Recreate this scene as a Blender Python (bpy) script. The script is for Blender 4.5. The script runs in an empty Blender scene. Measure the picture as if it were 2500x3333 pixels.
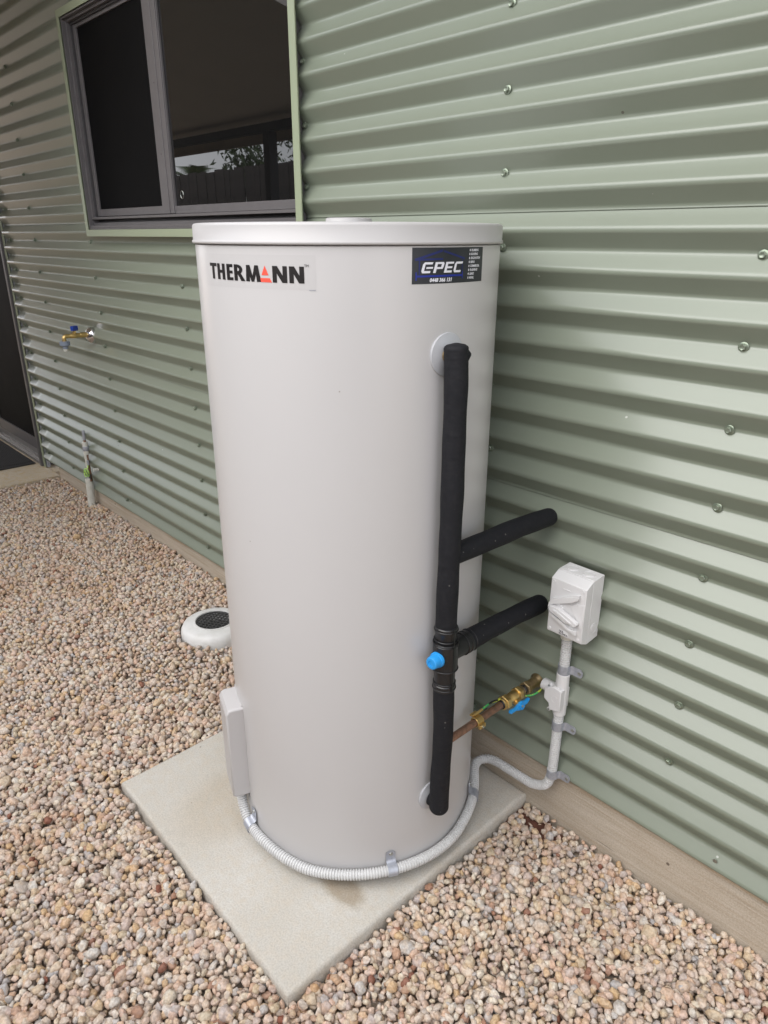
import bpy, bmesh, math, random
import numpy as np
from mathutils import Vector, Matrix
from math import radians as R, sin, cos, pi

random.seed(4); rng = np.random.default_rng(7)
scene = bpy.context.scene
col = scene.collection

# ------------------------------------------------------------------ camera
cam = bpy.data.cameras.new('camera'); camo = bpy.data.objects.new('camera', cam); col.objects.link(camo)
pitch, roll, yaw = R(-21.497), R(0.091), R(-46.990)
fwd = Vector((sin(yaw)*cos(pitch), cos(yaw)*cos(pitch), sin(pitch)))
rt = Vector((cos(yaw), -sin(yaw), 0)); up = rt.cross(fwd)
rt2 = rt*cos(roll)+up*sin(roll); up2 = -rt*sin(roll)+up*cos(roll)
M = Matrix((rt2, up2, -fwd)).transposed().to_4x4()
M.translation = Vector((0.0, -1.3262, 1.4521))
camo.matrix_world = M
cam.sensor_fit = 'VERTICAL'; cam.sensor_height = 36; cam.lens = 24.70
cam.clip_start = 0.05; cam.clip_end = 500
scene.camera = camo

# ------------------------------------------------------------------ light
SUN = Vector((-0.06, -0.74, 0.67)).normalized()       # direction towards the sun
sd = bpy.data.lights.new('sun', 'SUN'); sd.energy = 1.35; sd.angle = R(60); sd.color = (1.0, 0.96, 0.90)
so = bpy.data.objects.new('sun', sd); col.objects.link(so)
so.rotation_euler = SUN.to_track_quat('Z', 'Y').to_euler(); so.location = (0, -3, 6)
world = bpy.data.worlds.new('World'); scene.world = world; world.use_nodes = True
nt = world.node_tree; nt.nodes.clear()
out = nt.nodes.new('ShaderNodeOutputWorld'); bg = nt.nodes.new('ShaderNodeBackground')
sky = nt.nodes.new('ShaderNodeTexSky'); sky.sky_type = 'NISHITA'; sky.sun_disc = False
sky.sun_elevation = math.asin(SUN.z); sky.sun_rotation = math.atan2(SUN.x, SUN.y)
mixs = nt.nodes.new('ShaderNodeMix'); mixs.data_type = 'RGBA'
tcw = nt.nodes.new('ShaderNodeTexCoord'); nz = nt.nodes.new('ShaderNodeTexNoise')
nz.inputs['Scale'].default_value = 2.4; nz.inputs['Detail'].default_value = 6
rampw = nt.nodes.new('ShaderNodeValToRGB')
rampw.color_ramp.elements[0].position = 0.30; rampw.color_ramp.elements[0].color = (0.72, 0.72, 0.72, 1)
rampw.color_ramp.elements[1].position = 0.75; rampw.color_ramp.elements[1].color = (0.97, 0.97, 0.97, 1)
mixs.inputs[7].default_value = (9.6, 9.7, 10.2, 1)    # bright overcast cloud
nt.links.new(tcw.outputs['Generated'], nz.inputs['Vector'])
nt.links.new(nz.outputs['Fac'], rampw.inputs['Fac'])
nt.links.new(rampw.outputs['Color'], mixs.inputs[0])
nt.links.new(sky.outputs['Color'], mixs.inputs[6])
nt.links.new(mixs.outputs[2], bg.inputs['Color'])
bg.inputs['Strength'].default_value = 0.12
nt.links.new(bg.outputs[0], out.inputs[0])
vs = scene.view_settings
vs.view_transform = 'Standard'; vs.look = 'None'; vs.gamma = 1; vs.use_curve_mapping = False
vs.exposure = 0.96
scene.render.engine = 'CYCLES'

# ------------------------------------------------------------------ materials
def mat(name, base, rough=0.5, metal=0.0, noise=None, bump=None, spec=0.5, coat=0.0, coat_rough=0.1, var=0.1, sheen=0):
    """noise=(scale, second colour, sharpness) object-space mottling; bump=(scale, strength, distance)"""
    m = bpy.data.materials.new(name); m.use_nodes = True; t = m.node_tree; n = t.nodes; b = n['Principled BSDF']
    b.inputs['Base Color'].default_value = (*base, 1); b.inputs['Roughness'].default_value = rough
    b.inputs['Metallic'].default_value = metal; b.inputs['Specular IOR Level'].default_value = spec
    b.inputs['Coat Weight'].default_value = coat; b.inputs['Coat Roughness'].default_value = coat_rough
    tc = n.new('ShaderNodeTexCoord')
    if noise:
        sc, c2, lo, hi = noise
        a = n.new('ShaderNodeTexNoise'); a.inputs['Scale'].default_value = sc; a.inputs['Detail'].default_value = 8
        a.inputs['Roughness'].default_value = 0.62
        r = n.new('ShaderNodeValToRGB'); r.color_ramp.elements[0].position = lo; r.color_ramp.elements[1].position = hi
        r.color_ramp.elements[0].color = (*base, 1); r.color_ramp.elements[1].color = (*c2, 1)
        t.links.new(tc.outputs['Object'], a.inputs['Vector']); t.links.new(a.outputs['Fac'], r.inputs['Fac'])
        t.links.new(r.outputs['Color'], b.inputs['Base Color'])
        mr = n.new('ShaderNodeMapRange'); mr.inputs['To Min'].default_value = rough*(1-var); mr.inputs['To Max'].default_value = min(1, rough*(1+var))
        t.links.new(a.outputs['Fac'], mr.inputs['Value']); t.links.new(mr.outputs['Result'], b.inputs['Roughness'])
    if bump:
        sc, st, dist = bump
        a = n.new('ShaderNodeTexNoise'); a.inputs['Scale'].default_value = sc; a.inputs['Detail'].default_value = 6
        bp = n.new('ShaderNodeBump'); bp.inputs['Strength'].default_value = st; bp.inputs['Distance'].default_value = dist
        t.links.new(tc.outputs['Object'], a.inputs['Vector']); t.links.new(a.outputs['Fac'], bp.inputs['Height'])
        t.links.new(bp.outputs['Normal'], b.inputs['Normal'])
    return m

def nodes_of(m): return m.node_tree.nodes, m.node_tree.links, m.node_tree.nodes['Principled BSDF']

GREEN = (0.195, 0.222, 0.172)
m_clad = mat('colorbond_green', GREEN, 0.33, 0, (3.0, (0.205, 0.232, 0.182), 0.35, 0.7), (1.3, 0.10, 0.02), 0.55, 0.48, 0.20)
# dust and spider marks low on the sheets
n_, l_, b_ = nodes_of(m_clad)
m_flash = mat('flashing_green', (0.30, 0.34, 0.23), 0.35, 0, (6, (0.28, 0.32, 0.22), 0.3, 0.7))
m_scr = mat('screw_paint', (0.20, 0.24, 0.18), 0.28, 0.5, (60, (0.27, 0.30, 0.24), 0.45, 0.7))
m_hexs = mat('galv_screw', (0.45, 0.47, 0.44), 0.32, 0.9)
m_tank = mat('tank_enamel', (0.52, 0.51, 0.507), 0.30, 0, (1.5, (0.535, 0.525, 0.522), 0.3, 0.7), (3, 0.05, 0.01), 0.5, 0.15, 0.1)
m_lid = mat('lid_plastic', (0.445, 0.435, 0.432), 0.38, 0, (4, (0.435, 0.425, 0.422), 0.3, 0.7), (350, 0.05, 0.0005))
m_cover = mat('cover_plastic', (0.49, 0.475, 0.47), 0.42, 0, (4, (0.475, 0.46, 0.455), 0.3, 0.7), (350, 0.05, 0.0005))
m_flange = mat('flange_grey', (0.47, 0.48, 0.50), 0.45, 0, (20, (0.43, 0.44, 0.46), 0.3, 0.7))
m_foam = mat('black_foam', (0.0105, 0.011, 0.0138), 0.70, 0, (90, (0.017, 0.017, 0.0195), 0.45, 0.75), (220, 0.35, 0.0008), 0.25)
m_blackp = mat('black_plastic', (0.010, 0.010, 0.011), 0.30, 0, (30, (0.014, 0.014, 0.015), 0.4, 0.7), None, 0.5)
m_blue = mat('blue_plastic', (0.02, 0.30, 0.72), 0.38, 0, (30, (0.018, 0.27, 0.66), 0.4, 0.7))
m_navy = mat('navy_plastic', (0.012, 0.05, 0.33), 0.35, 0, (40, (0.01, 0.04, 0.28), 0.4, 0.7))
m_brass = mat('brass', (0.72, 0.51, 0.20), 0.33, 0.9, (70, (0.50, 0.35, 0.15), 0.45, 0.75), (160, 0.2, 0.0005))
m_brass2 = mat('old_brass', (0.48, 0.36, 0.19), 0.42, 0.9, (60, (0.30, 0.22, 0.13), 0.4, 0.7), (120, 0.3, 0.0006))
m_copper = mat('weathered_copper', (0.36, 0.20, 0.135), 0.42, 0.7, (70, (0.19, 0.125, 0.09), 0.38, 0.66), (180, 0.3, 0.0004))
m_chrome = mat('chrome', (0.72, 0.70, 0.70), 0.12, 1.0)
m_white = mat('switch_plastic', (0.68, 0.675, 0.675), 0.36, 0, (8, (0.70, 0.695, 0.695), 0.3, 0.7), (500, 0.04, 0.0003))
m_conduit = mat('conduit_grey', (0.62, 0.62, 0.615), 0.42, 0, (15, (0.55, 0.55, 0.545), 0.4, 0.75))
m_condold = mat('conduit_cream', (0.64, 0.63, 0.57), 0.5, 0, (25, (0.54, 0.53, 0.47), 0.4, 0.75))
m_galv = mat('galvanised', (0.46, 0.48, 0.53), 0.42, 0.45, (110, (0.36, 0.38, 0.43), 0.4, 0.68), (90, 0.15, 0.0004))
m_dark = mat('dark_room', (0.006, 0.006, 0.007), 0.8)  # near-black colour stands in for the shade of unlit rooms
m_hole = mat('drain_black', (0.004, 0.004, 0.004), 0.9)
m_frame = mat('window_aluminium', (0.165, 0.155, 0.157), 0.42, 0.35, (20, (0.150, 0.141, 0.143), 0.3, 0.7))
m_track = mat('track_dark', (0.06, 0.058, 0.06), 0.45, 0.3)
m_sill = mat('sill_silver', (0.38, 0.36, 0.35), 0.35, 0.6, (30, (0.30, 0.29, 0.28), 0.4, 0.7))
m_ins = mat('louvre_grey', (0.30, 0.31, 0.34), 0.6)
m_yell = mat('earth_wire', (0.50, 0.58, 0.06), 0.4, 0, (45, (0.05, 0.34, 0.10), 0.46, 0.5))
m_hose = mat('hose_fitting_grey', (0.24, 0.28, 0.35), 0.45)
m_lime = mat('earth_wire_lime', (0.42, 0.66, 0.12), 0.4, 0, (60, (0.20, 0.50, 0.14), 0.55, 0.6))
m_print = mat('ink_black', (0.012, 0.010, 0.010), 0.4)
m_red = mat('ink_red', (0.80, 0.10, 0.065), 0.4)
m_label = mat('label_film', (0.500, 0.490, 0.487), 0.31, 0, None, None, 0.5)
m_inkw = mat('ink_white', (0.74, 0.75, 0.80), 0.4)
m_inkb = mat('ink_blue', (0.008, 0.022, 0.26), 0.4)
m_inkn = mat('ink_navy', (0.010, 0.018, 0.12), 0.4)
m_stk = mat('sticker_black', (0.018, 0.020, 0.026), 0.32, 0, (14, (0.028, 0.031, 0.038), 0.4, 0.7))
m_wht = mat('paper_white', (0.75, 0.75, 0.76), 0.5)
m_mat = mat('rubber_mat', (0.022, 0.022, 0.024), 0.75, 0, (60, (0.035, 0.034, 0.033), 0.4, 0.7), (300, 0.3, 0.001))
m_gully = mat('white_pvc', (0.70, 0.70, 0.69), 0.45, 0, (25, (0.60, 0.595, 0.57), 0.42, 0.72))
m_grate = mat('grate_steel', (0.15, 0.15, 0.15), 0.5, 0.6)
m_timber = mat('weathered_timber', (0.095, 0.082, 0.075), 0.8, 0, (9, (0.055, 0.048, 0.044), 0.35, 0.7), (40, 0.4, 0.004))
m_soffit = mat('soffit_board', (0.80, 0.76, 0.72), 0.7, 0, (3, (0.76, 0.72, 0.68), 0.3, 0.7))
m_fascia = mat('fascia_beige', (0.50, 0.43, 0.36), 0.6, 0, (3, (0.36, 0.31, 0.25), 0.3, 0.7))
m_beam = mat('beam_dark', (0.035, 0.037, 0.045), 0.5)
m_leaf = mat('leaf_green', (0.045, 0.085, 0.028), 0.5, 0, (5, (0.08, 0.12, 0.04), 0.35, 0.7))
m_bark = mat('bark', (0.12, 0.09, 0.07), 0.85, 0, (20, (0.07, 0.055, 0.045), 0.4, 0.7))

# window glass: opaque near-black pane, unlit room's dark put into its colour, mirror-smooth
m_glass = mat('dark_glass', (0.006, 0.006, 0.006), 0.012, 0, None, None, 0.95)
m_mesh = mat('screen_mesh', (0.0028, 0.0029, 0.0033), 0.6, 0, (4, (0.004, 0.004, 0.0044), 0.4, 0.7), None, 0.08)

def specks(m, scale, size, keep, colour, strength=0.8, stretch=(1, 1, 1)):
    """sparse dirt specks: one random dot in some cells of a Voronoi pattern"""
    n, l, b = nodes_of(m); tc = n.new('ShaderNodeTexCoord'); mp = n.new('ShaderNodeMapping'); mp.inputs['Scale'].default_value = stretch; l.new(tc.outputs['Object'], mp.inputs['Vector'])
    v = n.new('ShaderNodeTexVoronoi'); v.inputs['Scale'].default_value = scale; l.new(mp.outputs['Vector'], v.inputs['Vector'])
    sp = n.new('ShaderNodeSeparateColor'); l.new(v.outputs['Color'], sp.inputs[0])
    a = n.new('ShaderNodeMath'); a.operation = 'LESS_THAN'; a.inputs[1].default_value = keep; l.new(sp.outputs[0], a.inputs[0])
    sz = n.new('ShaderNodeMath'); sz.operation = 'MULTIPLY'; sz.inputs[1].default_value = size; l.new(sp.outputs[1], sz.inputs[0])
    c = n.new('ShaderNodeMath'); c.operation = 'LESS_THAN'; l.new(v.outputs['Distance'], c.inputs[0]); l.new(sz.outputs[0], c.inputs[1])
    d = n.new('ShaderNodeMath'); d.operation = 'MULTIPLY'; l.new(a.outputs[0], d.inputs[0]); l.new(c.outputs[0], d.inputs[1])
    e = n.new('ShaderNodeMath'); e.operation = 'MULTIPLY'; e.inputs[1].default_value = strength; l.new(d.outputs[0], e.inputs[0])
    mx = n.new('ShaderNodeMix'); mx.data_type = 'RGBA'; l.new(e.outputs[0], mx.inputs[0]); mx.inputs[7].default_value = (*colour, 1)
    k = b.inputs['Base Color']
    if k.is_linked: l.new(k.links[0].from_socket, mx.inputs[6])
    else: mx.inputs[6].default_value = k.default_value
    l.new(mx.outputs[2], k)
specks(m_tank, 22, 0.035, 0.10, (0.25, 0.22, 0.19), 0.7); specks(m_tank, 9, 0.03, 0.4, (0.75, 0.75, 0.74), 0.6)
specks(m_clad, 14, 0.045, 0.35, (0.62, 0.62, 0.58), 0.6); specks(m_clad, 9, 0.028, 0.25, (0.07, 0.055, 0.04), 0.8)
specks(m_foam, 60, 0.14, 0.30, (0.16, 0.15, 0.14), 0.6); specks(m_white, 60, 0.06, 0.15, (0.35, 0.32, 0.28), 0.6)
n_, l_, b_ = nodes_of(m_foam)      # fine compression wrinkles across the foam
wv = n_.new('ShaderNodeTexNoise'); wv.inputs['Scale'].default_value = 1; wv.inputs['Detail'].default_value = 4
wm = n_.new('ShaderNodeMapping'); wm.inputs['Scale'].default_value = (22, 22, 150); wt = n_.new('ShaderNodeTexCoord')
l_.new(wt.outputs['Object'], wm.inputs['Vector']); l_.new(wm.outputs['Vector'], wv.inputs['Vector'])
wb = n_.new('ShaderNodeBump'); wb.inputs['Strength'].default_value = 0.5; wb.inputs['Distance'].default_value = 0.0022; l_.new(wv.outputs['Fac'], wb.inputs['Height'])
l_.new(b_.inputs['Normal'].links[0].from_socket, wb.inputs['Normal']); l_.new(wb.outputs['Normal'], b_.inputs['Normal'])

# concrete materials -------------------------------------------------
def concrete(name, c1, c2, c3, rough=0.85, stretch=None, fine=260, stain=None, pits=True):
    m = bpy.data.materials.new(name); m.use_nodes = True; n, l, b = nodes_of(m)
    b.inputs['Roughness'].default_value = rough; b.inputs['Specular IOR Level'].default_value = 0.3
    tc = n.new('ShaderNodeTexCoord'); mp = n.new('ShaderNodeMapping'); l.new(tc.outputs['Object'], mp.inputs['Vector'])
    if stretch: mp.inputs['Scale'].default_value = stretch
    big = n.new('ShaderNodeTexNoise'); big.inputs['Scale'].default_value = 4.5; big.inputs['Detail'].default_value = 7; big.inputs['Roughness'].default_value = 0.6
    med = n.new('ShaderNodeTexNoise'); med.inputs['Scale'].default_value = 40; med.inputs['Detail'].default_value = 6; med.inputs['Roughness'].default_value = 0.7
    fn = n.new('ShaderNodeTexNoise'); fn.inputs['Scale'].default_value = fine; fn.inputs['Detail'].default_value = 3
    l.new(tc.outputs['Object'], big.inputs['Vector']); l.new(mp.outputs['Vector'], med.inputs['Vector']); l.new(tc.outputs['Object'], fn.inputs['Vector'])
    r1 = n.new('ShaderNodeValToRGB'); r1.color_ramp.elements[0].position = 0.35; r1.color_ramp.elements[1].position = 0.68
    r1.color_ramp.elements[0].color = (*c1, 1); r1.color_ramp.elements[1].color = (*c2, 1); l.new(big.outputs['Fac'], r1.inputs['Fac'])
    r2 = n.new('ShaderNodeValToRGB'); r2.color_ramp.elements[0].position = 0.42; r2.color_ramp.elements[1].position = 0.72
    r2.color_ramp.elements[0].color = (0, 0, 0, 1); r2.color_ramp.elements[1].color = (1, 1, 1, 1); l.new(med.outputs['Fac'], r2.inputs['Fac'])
    mx = n.new('ShaderNodeMix'); mx.data_type = 'RGBA'; l.new(r2.outputs['Color'], mx.inputs[0]); l.new(r1.outputs['Color'], mx.inputs[6]); mx.inputs[7].default_value = (*c3, 1)
    # fine sandy speckle
    r3 = n.new('ShaderNodeValToRGB'); r3.color_ramp.elements[0].position = 0.34; r3.color_ramp.elements[1].position = 0.60
    r3.color_ramp.elements[0].color = (0.84, 0.82, 0.80, 1); r3.color_ramp.elements[1].color = (1.06, 1.05, 1.04, 1); l.new(fn.outputs['Fac'], r3.inputs['Fac'])
    mu = n.new('ShaderNodeMix'); mu.data_type = 'RGBA'; mu.blend_type = 'MULTIPLY'; mu.inputs[0].default_value = 0.8
    l.new(mx.outputs[2], mu.inputs[6]); l.new(r3.outputs['Color'], mu.inputs[7])
    last = mu.outputs[2]
    if stain:   # list of (x, y, radius, colour, strength) dirt stains with their own ragged edge
        for (sx, sy, ax, ay, c, st) in stain:
            mp2 = n.new('ShaderNodeMapping'); mp2.inputs['Location'].default_value = (-sx/ax, -sy/ay, 0); mp2.inputs['Scale'].default_value = (1/ax, 1/ay, 0)
            l.new(tc.outputs['Object'], mp2.inputs['Vector'])
            ln = n.new('ShaderNodeVectorMath'); ln.operation = 'LENGTH'; l.new(mp2.outputs['Vector'], ln.inputs[0])
            ad = n.new('ShaderNodeMath'); ad.operation = 'MULTIPLY_ADD'; l.new(med.outputs['Fac'], ad.inputs[0]); ad.inputs[1].default_value = 1.1; l.new(ln.outputs['Value'], ad.inputs[2])
            rr = n.new('ShaderNodeValToRGB'); rr.color_ramp.elements[0].position = 0.75; rr.color_ramp.elements[1].position = 1.0
            sub = n.new('ShaderNodeMath'); sub.operation = 'MULTIPLY'; sub.inputs[1].default_value = 0.62; l.new(ad.outputs[0], sub.inputs[0]); l.new(sub.outputs[0], rr.inputs['Fac'])
            rr.color_ramp.elements[0].color = (st, st, st, 1); rr.color_ramp.elements[1].color = (0, 0, 0, 1)
            ms = n.new('ShaderNodeMix'); ms.data_type = 'RGBA'; ms.blend_type = 'MULTIPLY'; l.new(rr.outputs['Color'], ms.inputs[0]); l.new(last, ms.inputs[6]); ms.inputs[7].default_value = (*c, 1); last = ms.outputs[2]
    l.new(last, b.inputs['Base Color'])
    if stretch:
        mp3 = n.new('ShaderNodeMapping'); mp3.inputs['Scale'].default_value = (2.2, 1, 75); mp3.inputs['Rotation'].default_value = (0, 0.02, 0); l.new(tc.outputs['Object'], mp3.inputs['Vector'])
        sn = n.new('ShaderNodeTexNoise'); sn.inputs['Scale'].default_value = 1.6; sn.inputs['Detail'].default_value = 8; sn.inputs['Roughness'].default_value = 0.7; l.new(mp3.outputs['Vector'], sn.inputs['Vector'])
        rs = n.new('ShaderNodeValToRGB'); rs.color_ramp.elements[0].position = 0.36; rs.color_ramp.elements[1].position = 0.62
        rs.color_ramp.elements[0].color = (0.86, 0.82, 0.77, 1); rs.color_ramp.elements[1].color = (1.06, 1.07, 1.06, 1); l.new(sn.outputs['Fac'], rs.inputs['Fac'])
        ms = n.new('ShaderNodeMix'); ms.data_type = 'RGBA'; ms.blend_type = 'MULTIPLY'; ms.inputs[0].default_value = 0.85; l.new(last, ms.inputs[6]); l.new(rs.outputs['Color'], ms.inputs[7]); last = ms.outputs[2]
        # rusty run-off along the top edge
        sx_ = n.new('ShaderNodeSeparateXYZ'); l.new(tc.outputs['Object'], sx_.inputs[0])
        zz = n.new('ShaderNodeMath'); zz.operation = 'MULTIPLY_ADD'; zz.inputs[1].default_value = 0.06; l.new(med.outputs['Fac'], zz.inputs[0]); l.new(sx_.outputs['Z'], zz.inputs[2])
        z2 = n.new('ShaderNodeMapRange'); z2.inputs['From Min'].default_value = 0.165; z2.inputs['From Max'].default_value = 0.205; l.new(zz.outputs[0], z2.inputs['Value'])
        mo = n.new('ShaderNodeMix'); mo.data_type = 'RGBA'; mo.blend_type = 'MULTIPLY'; l.new(z2.outputs['Result'], mo.inputs[0]); l.new(last, mo.inputs[6]); mo.inputs[7].default_value = (0.92, 0.72, 0.48, 1); last = mo.outputs[2]
    l.new(last, b.inputs['Base Color'])
    # bump with pits
    vo = n.new('ShaderNodeTexVoronoi'); vo.inputs['Scale'].default_value = 26; vo.inputs['Randomness'].default_value = 1; l.new(mp.outputs['Vector'], vo.inputs['Vector'])
    pr = n.new('ShaderNodeValToRGB'); pr.color_ramp.elements[0].position = 0.03; pr.color_ramp.elements[1].position = 0.09; l.new(vo.outputs['Distance'], pr.inputs['Fac'])
    b1 = n.new('ShaderNodeBump'); b1.inputs['Strength'].default_value = 0.35; b1.inputs['Distance'].default_value = 0.0015; l.new(fn.outputs['Fac'], b1.inputs['Height'])
    b2 = n.new('ShaderNodeBump'); b2.inputs['Strength'].default_value = 0.5; b2.inputs['Distance'].default_value = 0.004; l.new(med.outputs['Fac'], b2.inputs['Height']); l.new(b1.outputs['Normal'], b2.inputs['Normal'])
    last = b2
    if pits:
        b3 = n.new('ShaderNodeBump'); b3.inputs['Strength'].default_value = 0.7; b3.inputs['Distance'].default_value = 0.003; l.new(pr.outputs['Color'], b3.inputs['Height']); l.new(b2.outputs['Normal'], b3.inputs['Normal']); last = b3
    l.new(last.outputs['Normal'], b.inputs['Normal'])
    return m
m_pad = concrete('pad_concrete', (0.50, 0.478, 0.43), (0.56, 0.545, 0.505), (0.53, 0.485, 0.415),
                 stain=[(-0.955, -0.568, 0.075, 0.040, (0.60, 0.51, 0.40), 0.75), (-1.36, -0.60, 0.13, 0.19, (0.86, 0.80, 0.72), 0.6)], pits=False)
specks(m_pad, 16, 0.05, 0.5, (0.16, 0.12, 0.08), 0.8); specks(m_pad, 45, 0.07, 0.3, (0.25, 0.19, 0.13), 0.6)
m_foot = concrete('footing_concrete', (0.47, 0.415, 0.345), (0.53, 0.48, 0.41), (0.43, 0.365, 0.29), stretch=(0.10, 1, 1.6))
specks(m_foot, 11, 0.055, 0.6, (0.10, 0.07, 0.05), 0.85)
m_porch = concrete('porch_concrete', (0.48, 0.42, 0.33), (0.56, 0.50, 0.41), (0.50, 0.38, 0.22), pits=False)

# gravel stone material: colour by stone (island) + grain ------------
def stone_mat():
    m = bpy.data.materials.new('granite_gravel'); m.use_nodes = True; n, l, b = nodes_of(m)
    b.inputs['Roughness'].default_value = 0.8; b.inputs['Specular IOR Level'].default_value = 0.3
    g = n.new('ShaderNodeNewGeometry'); tc = n.new('ShaderNodeTexCoord')
    r = n.new('ShaderNodeValToRGB'); cr = r.color_ramp; cr.interpolation = 'LINEAR'
    cols = [(0.0, (0.578, 0.451, 0.371)), (0.12, (0.644, 0.562, 0.482)), (0.22, (0.511, 0.456, 0.41)), (0.34, (0.655, 0.517, 0.438)), (0.45, (0.567, 0.484, 0.36)), (0.55, (0.711, 0.662, 0.582)), (0.64, (0.467, 0.456, 0.46)), (0.74, (0.633, 0.479, 0.404)), (0.83, (0.589, 0.44, 0.271)), (0.92, (0.677, 0.628, 0.582)), (0.982, (0.52, 0.37, 0.28)), (1.0, (0.24, 0.1, 0.07))]
    cr.elements[0].position = 0; cr.elements[0].color = (*cols[0][1], 1); cr.elements[1].position = 1; cr.elements[1].color = (*cols[-1][1], 1)
    for p, c in cols[1:-1]:
        e = cr.elements.new(p); e.color = (*c, 1)
    l.new(g.outputs['Random Per Island'], r.inputs['Fac'])
    a = n.new('ShaderNodeTexNoise'); a.inputs['Scale'].default_value = 190; a.inputs['Detail'].default_value = 4; l.new(tc.outputs['Object'], a.inputs['Vector'])
    r2 = n.new('ShaderNodeValToRGB'); r2.color_ramp.elements[0].position = 0.36; r2.color_ramp.elements[1].position = 0.62
    r2.color_ramp.elements[0].color = (0.70, 0.67, 0.65, 1); r2.color_ramp.elements[1].color = (1.05, 1.05, 1.04, 1); l.new(a.outputs['Fac'], r2.inputs['Fac'])
    mu = n.new('ShaderNodeMix'); mu.data_type = 'RGBA'; mu.blend_type = 'MULTIPLY'; mu.inputs[0].default_value = 0.9
    l.new(r.outputs['Color'], mu.inputs[6]); l.new(r2.outputs['Color'], mu.inputs[7])
    w = n.new('ShaderNodeTexNoise'); w.inputs['Scale'].default_value = 75; w.inputs['Detail'].default_value = 2; l.new(tc.outputs['Object'], w.inputs['Vector'])
    r4 = n.new('ShaderNodeValToRGB'); r4.color_ramp.elements[0].position = 0.4; r4.color_ramp.elements[1].position = 0.7
    r4.color_ramp.elements[0].color = (1, 1, 1, 1); r4.color_ramp.elements[1].color = (1.0, 0.86, 0.70, 1); l.new(w.outputs['Fac'], r4.inputs['Fac'])
    mv = n.new('ShaderNodeMix'); mv.data_type = 'RGBA'; mv.blend_type = 'MULTIPLY'; mv.inputs[0].default_value = 0.7
    l.new(mu.outputs[2], mv.inputs[6]); l.new(r4.outputs['Color'], mv.inputs[7])
    pn = n.new('ShaderNodeTexNoise'); pn.inputs['Scale'].default_value = 3.2; pn.inputs['Detail'].default_value = 4; pn.inputs['Roughness'].default_value = 0.65; l.new(tc.outputs['Object'], pn.inputs['Vector'])
    r5 = n.new('ShaderNodeValToRGB'); r5.color_ramp.elements[0].position = 0.54; r5.color_ramp.elements[1].position = 0.74
    r5.color_ramp.elements[0].color = (1, 1, 1, 1); r5.color_ramp.elements[1].color = (0.85, 0.74, 0.66, 1); l.new(pn.outputs['Fac'], r5.inputs['Fac'])
    md = n.new('ShaderNodeMix'); md.data_type = 'RGBA'; md.blend_type = 'MULTIPLY'; md.inputs[0].default_value = 1.0
    l.new(mv.outputs[2], md.inputs[6]); l.new(r5.outputs['Color'], md.inputs[7]); l.new(md.outputs[2], b.inputs['Base Color'])
    bp = n.new('ShaderNodeBump'); bp.inputs['Strength'].default_value = 0.25; bp.inputs['Distance'].default_value = 0.0008
    l.new(a.outputs['Fac'], bp.inputs['Height']); l.new(bp.outputs['Normal'], b.inputs['Normal'])
    return m
m_stone = stone_mat()
def ground_mat():
    m = bpy.data.materials.new('yard_ground'); m.use_nodes = True; n, l, b = nodes_of(m)
    b.inputs['Roughness'].default_value = 0.9
    tc = n.new('ShaderNodeTexCoord'); v = n.new('ShaderNodeTexVoronoi'); v.inputs['Scale'].default_value = 48; l.new(tc.outputs['Object'], v.inputs['Vector'])
    r = n.new('ShaderNodeValToRGB'); cr = r.color_ramp
    cr.elements[0].color = (0.42, 0.30, 0.23, 1); cr.elements[1].color = (0.55, 0.47, 0.40, 1); e = cr.elements.new(0.5); e.color = (0.46, 0.37, 0.28, 1)
    sp = n.new('ShaderNodeSeparateColor'); l.new(v.outputs['Color'], sp.inputs[0]); l.new(sp.outputs[0], r.inputs['Fac'])
    l.new(r.outputs['Color'], b.inputs['Base Color'])
    bp = n.new('ShaderNodeBump'); bp.inputs['Distance'].default_value = 0.015; bp.invert = True; l.new(v.outputs['Distance'], bp.inputs['Height']); l.new(bp.outputs['Normal'], b.inputs['Normal'])
    return m
m_ground = ground_mat()
m_soil = mat('red_soil', (0.13, 0.052, 0.033), 0.95, 0, (60, (0.075, 0.03, 0.02), 0.35, 0.7), (200, 0.8, 0.003))

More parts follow.
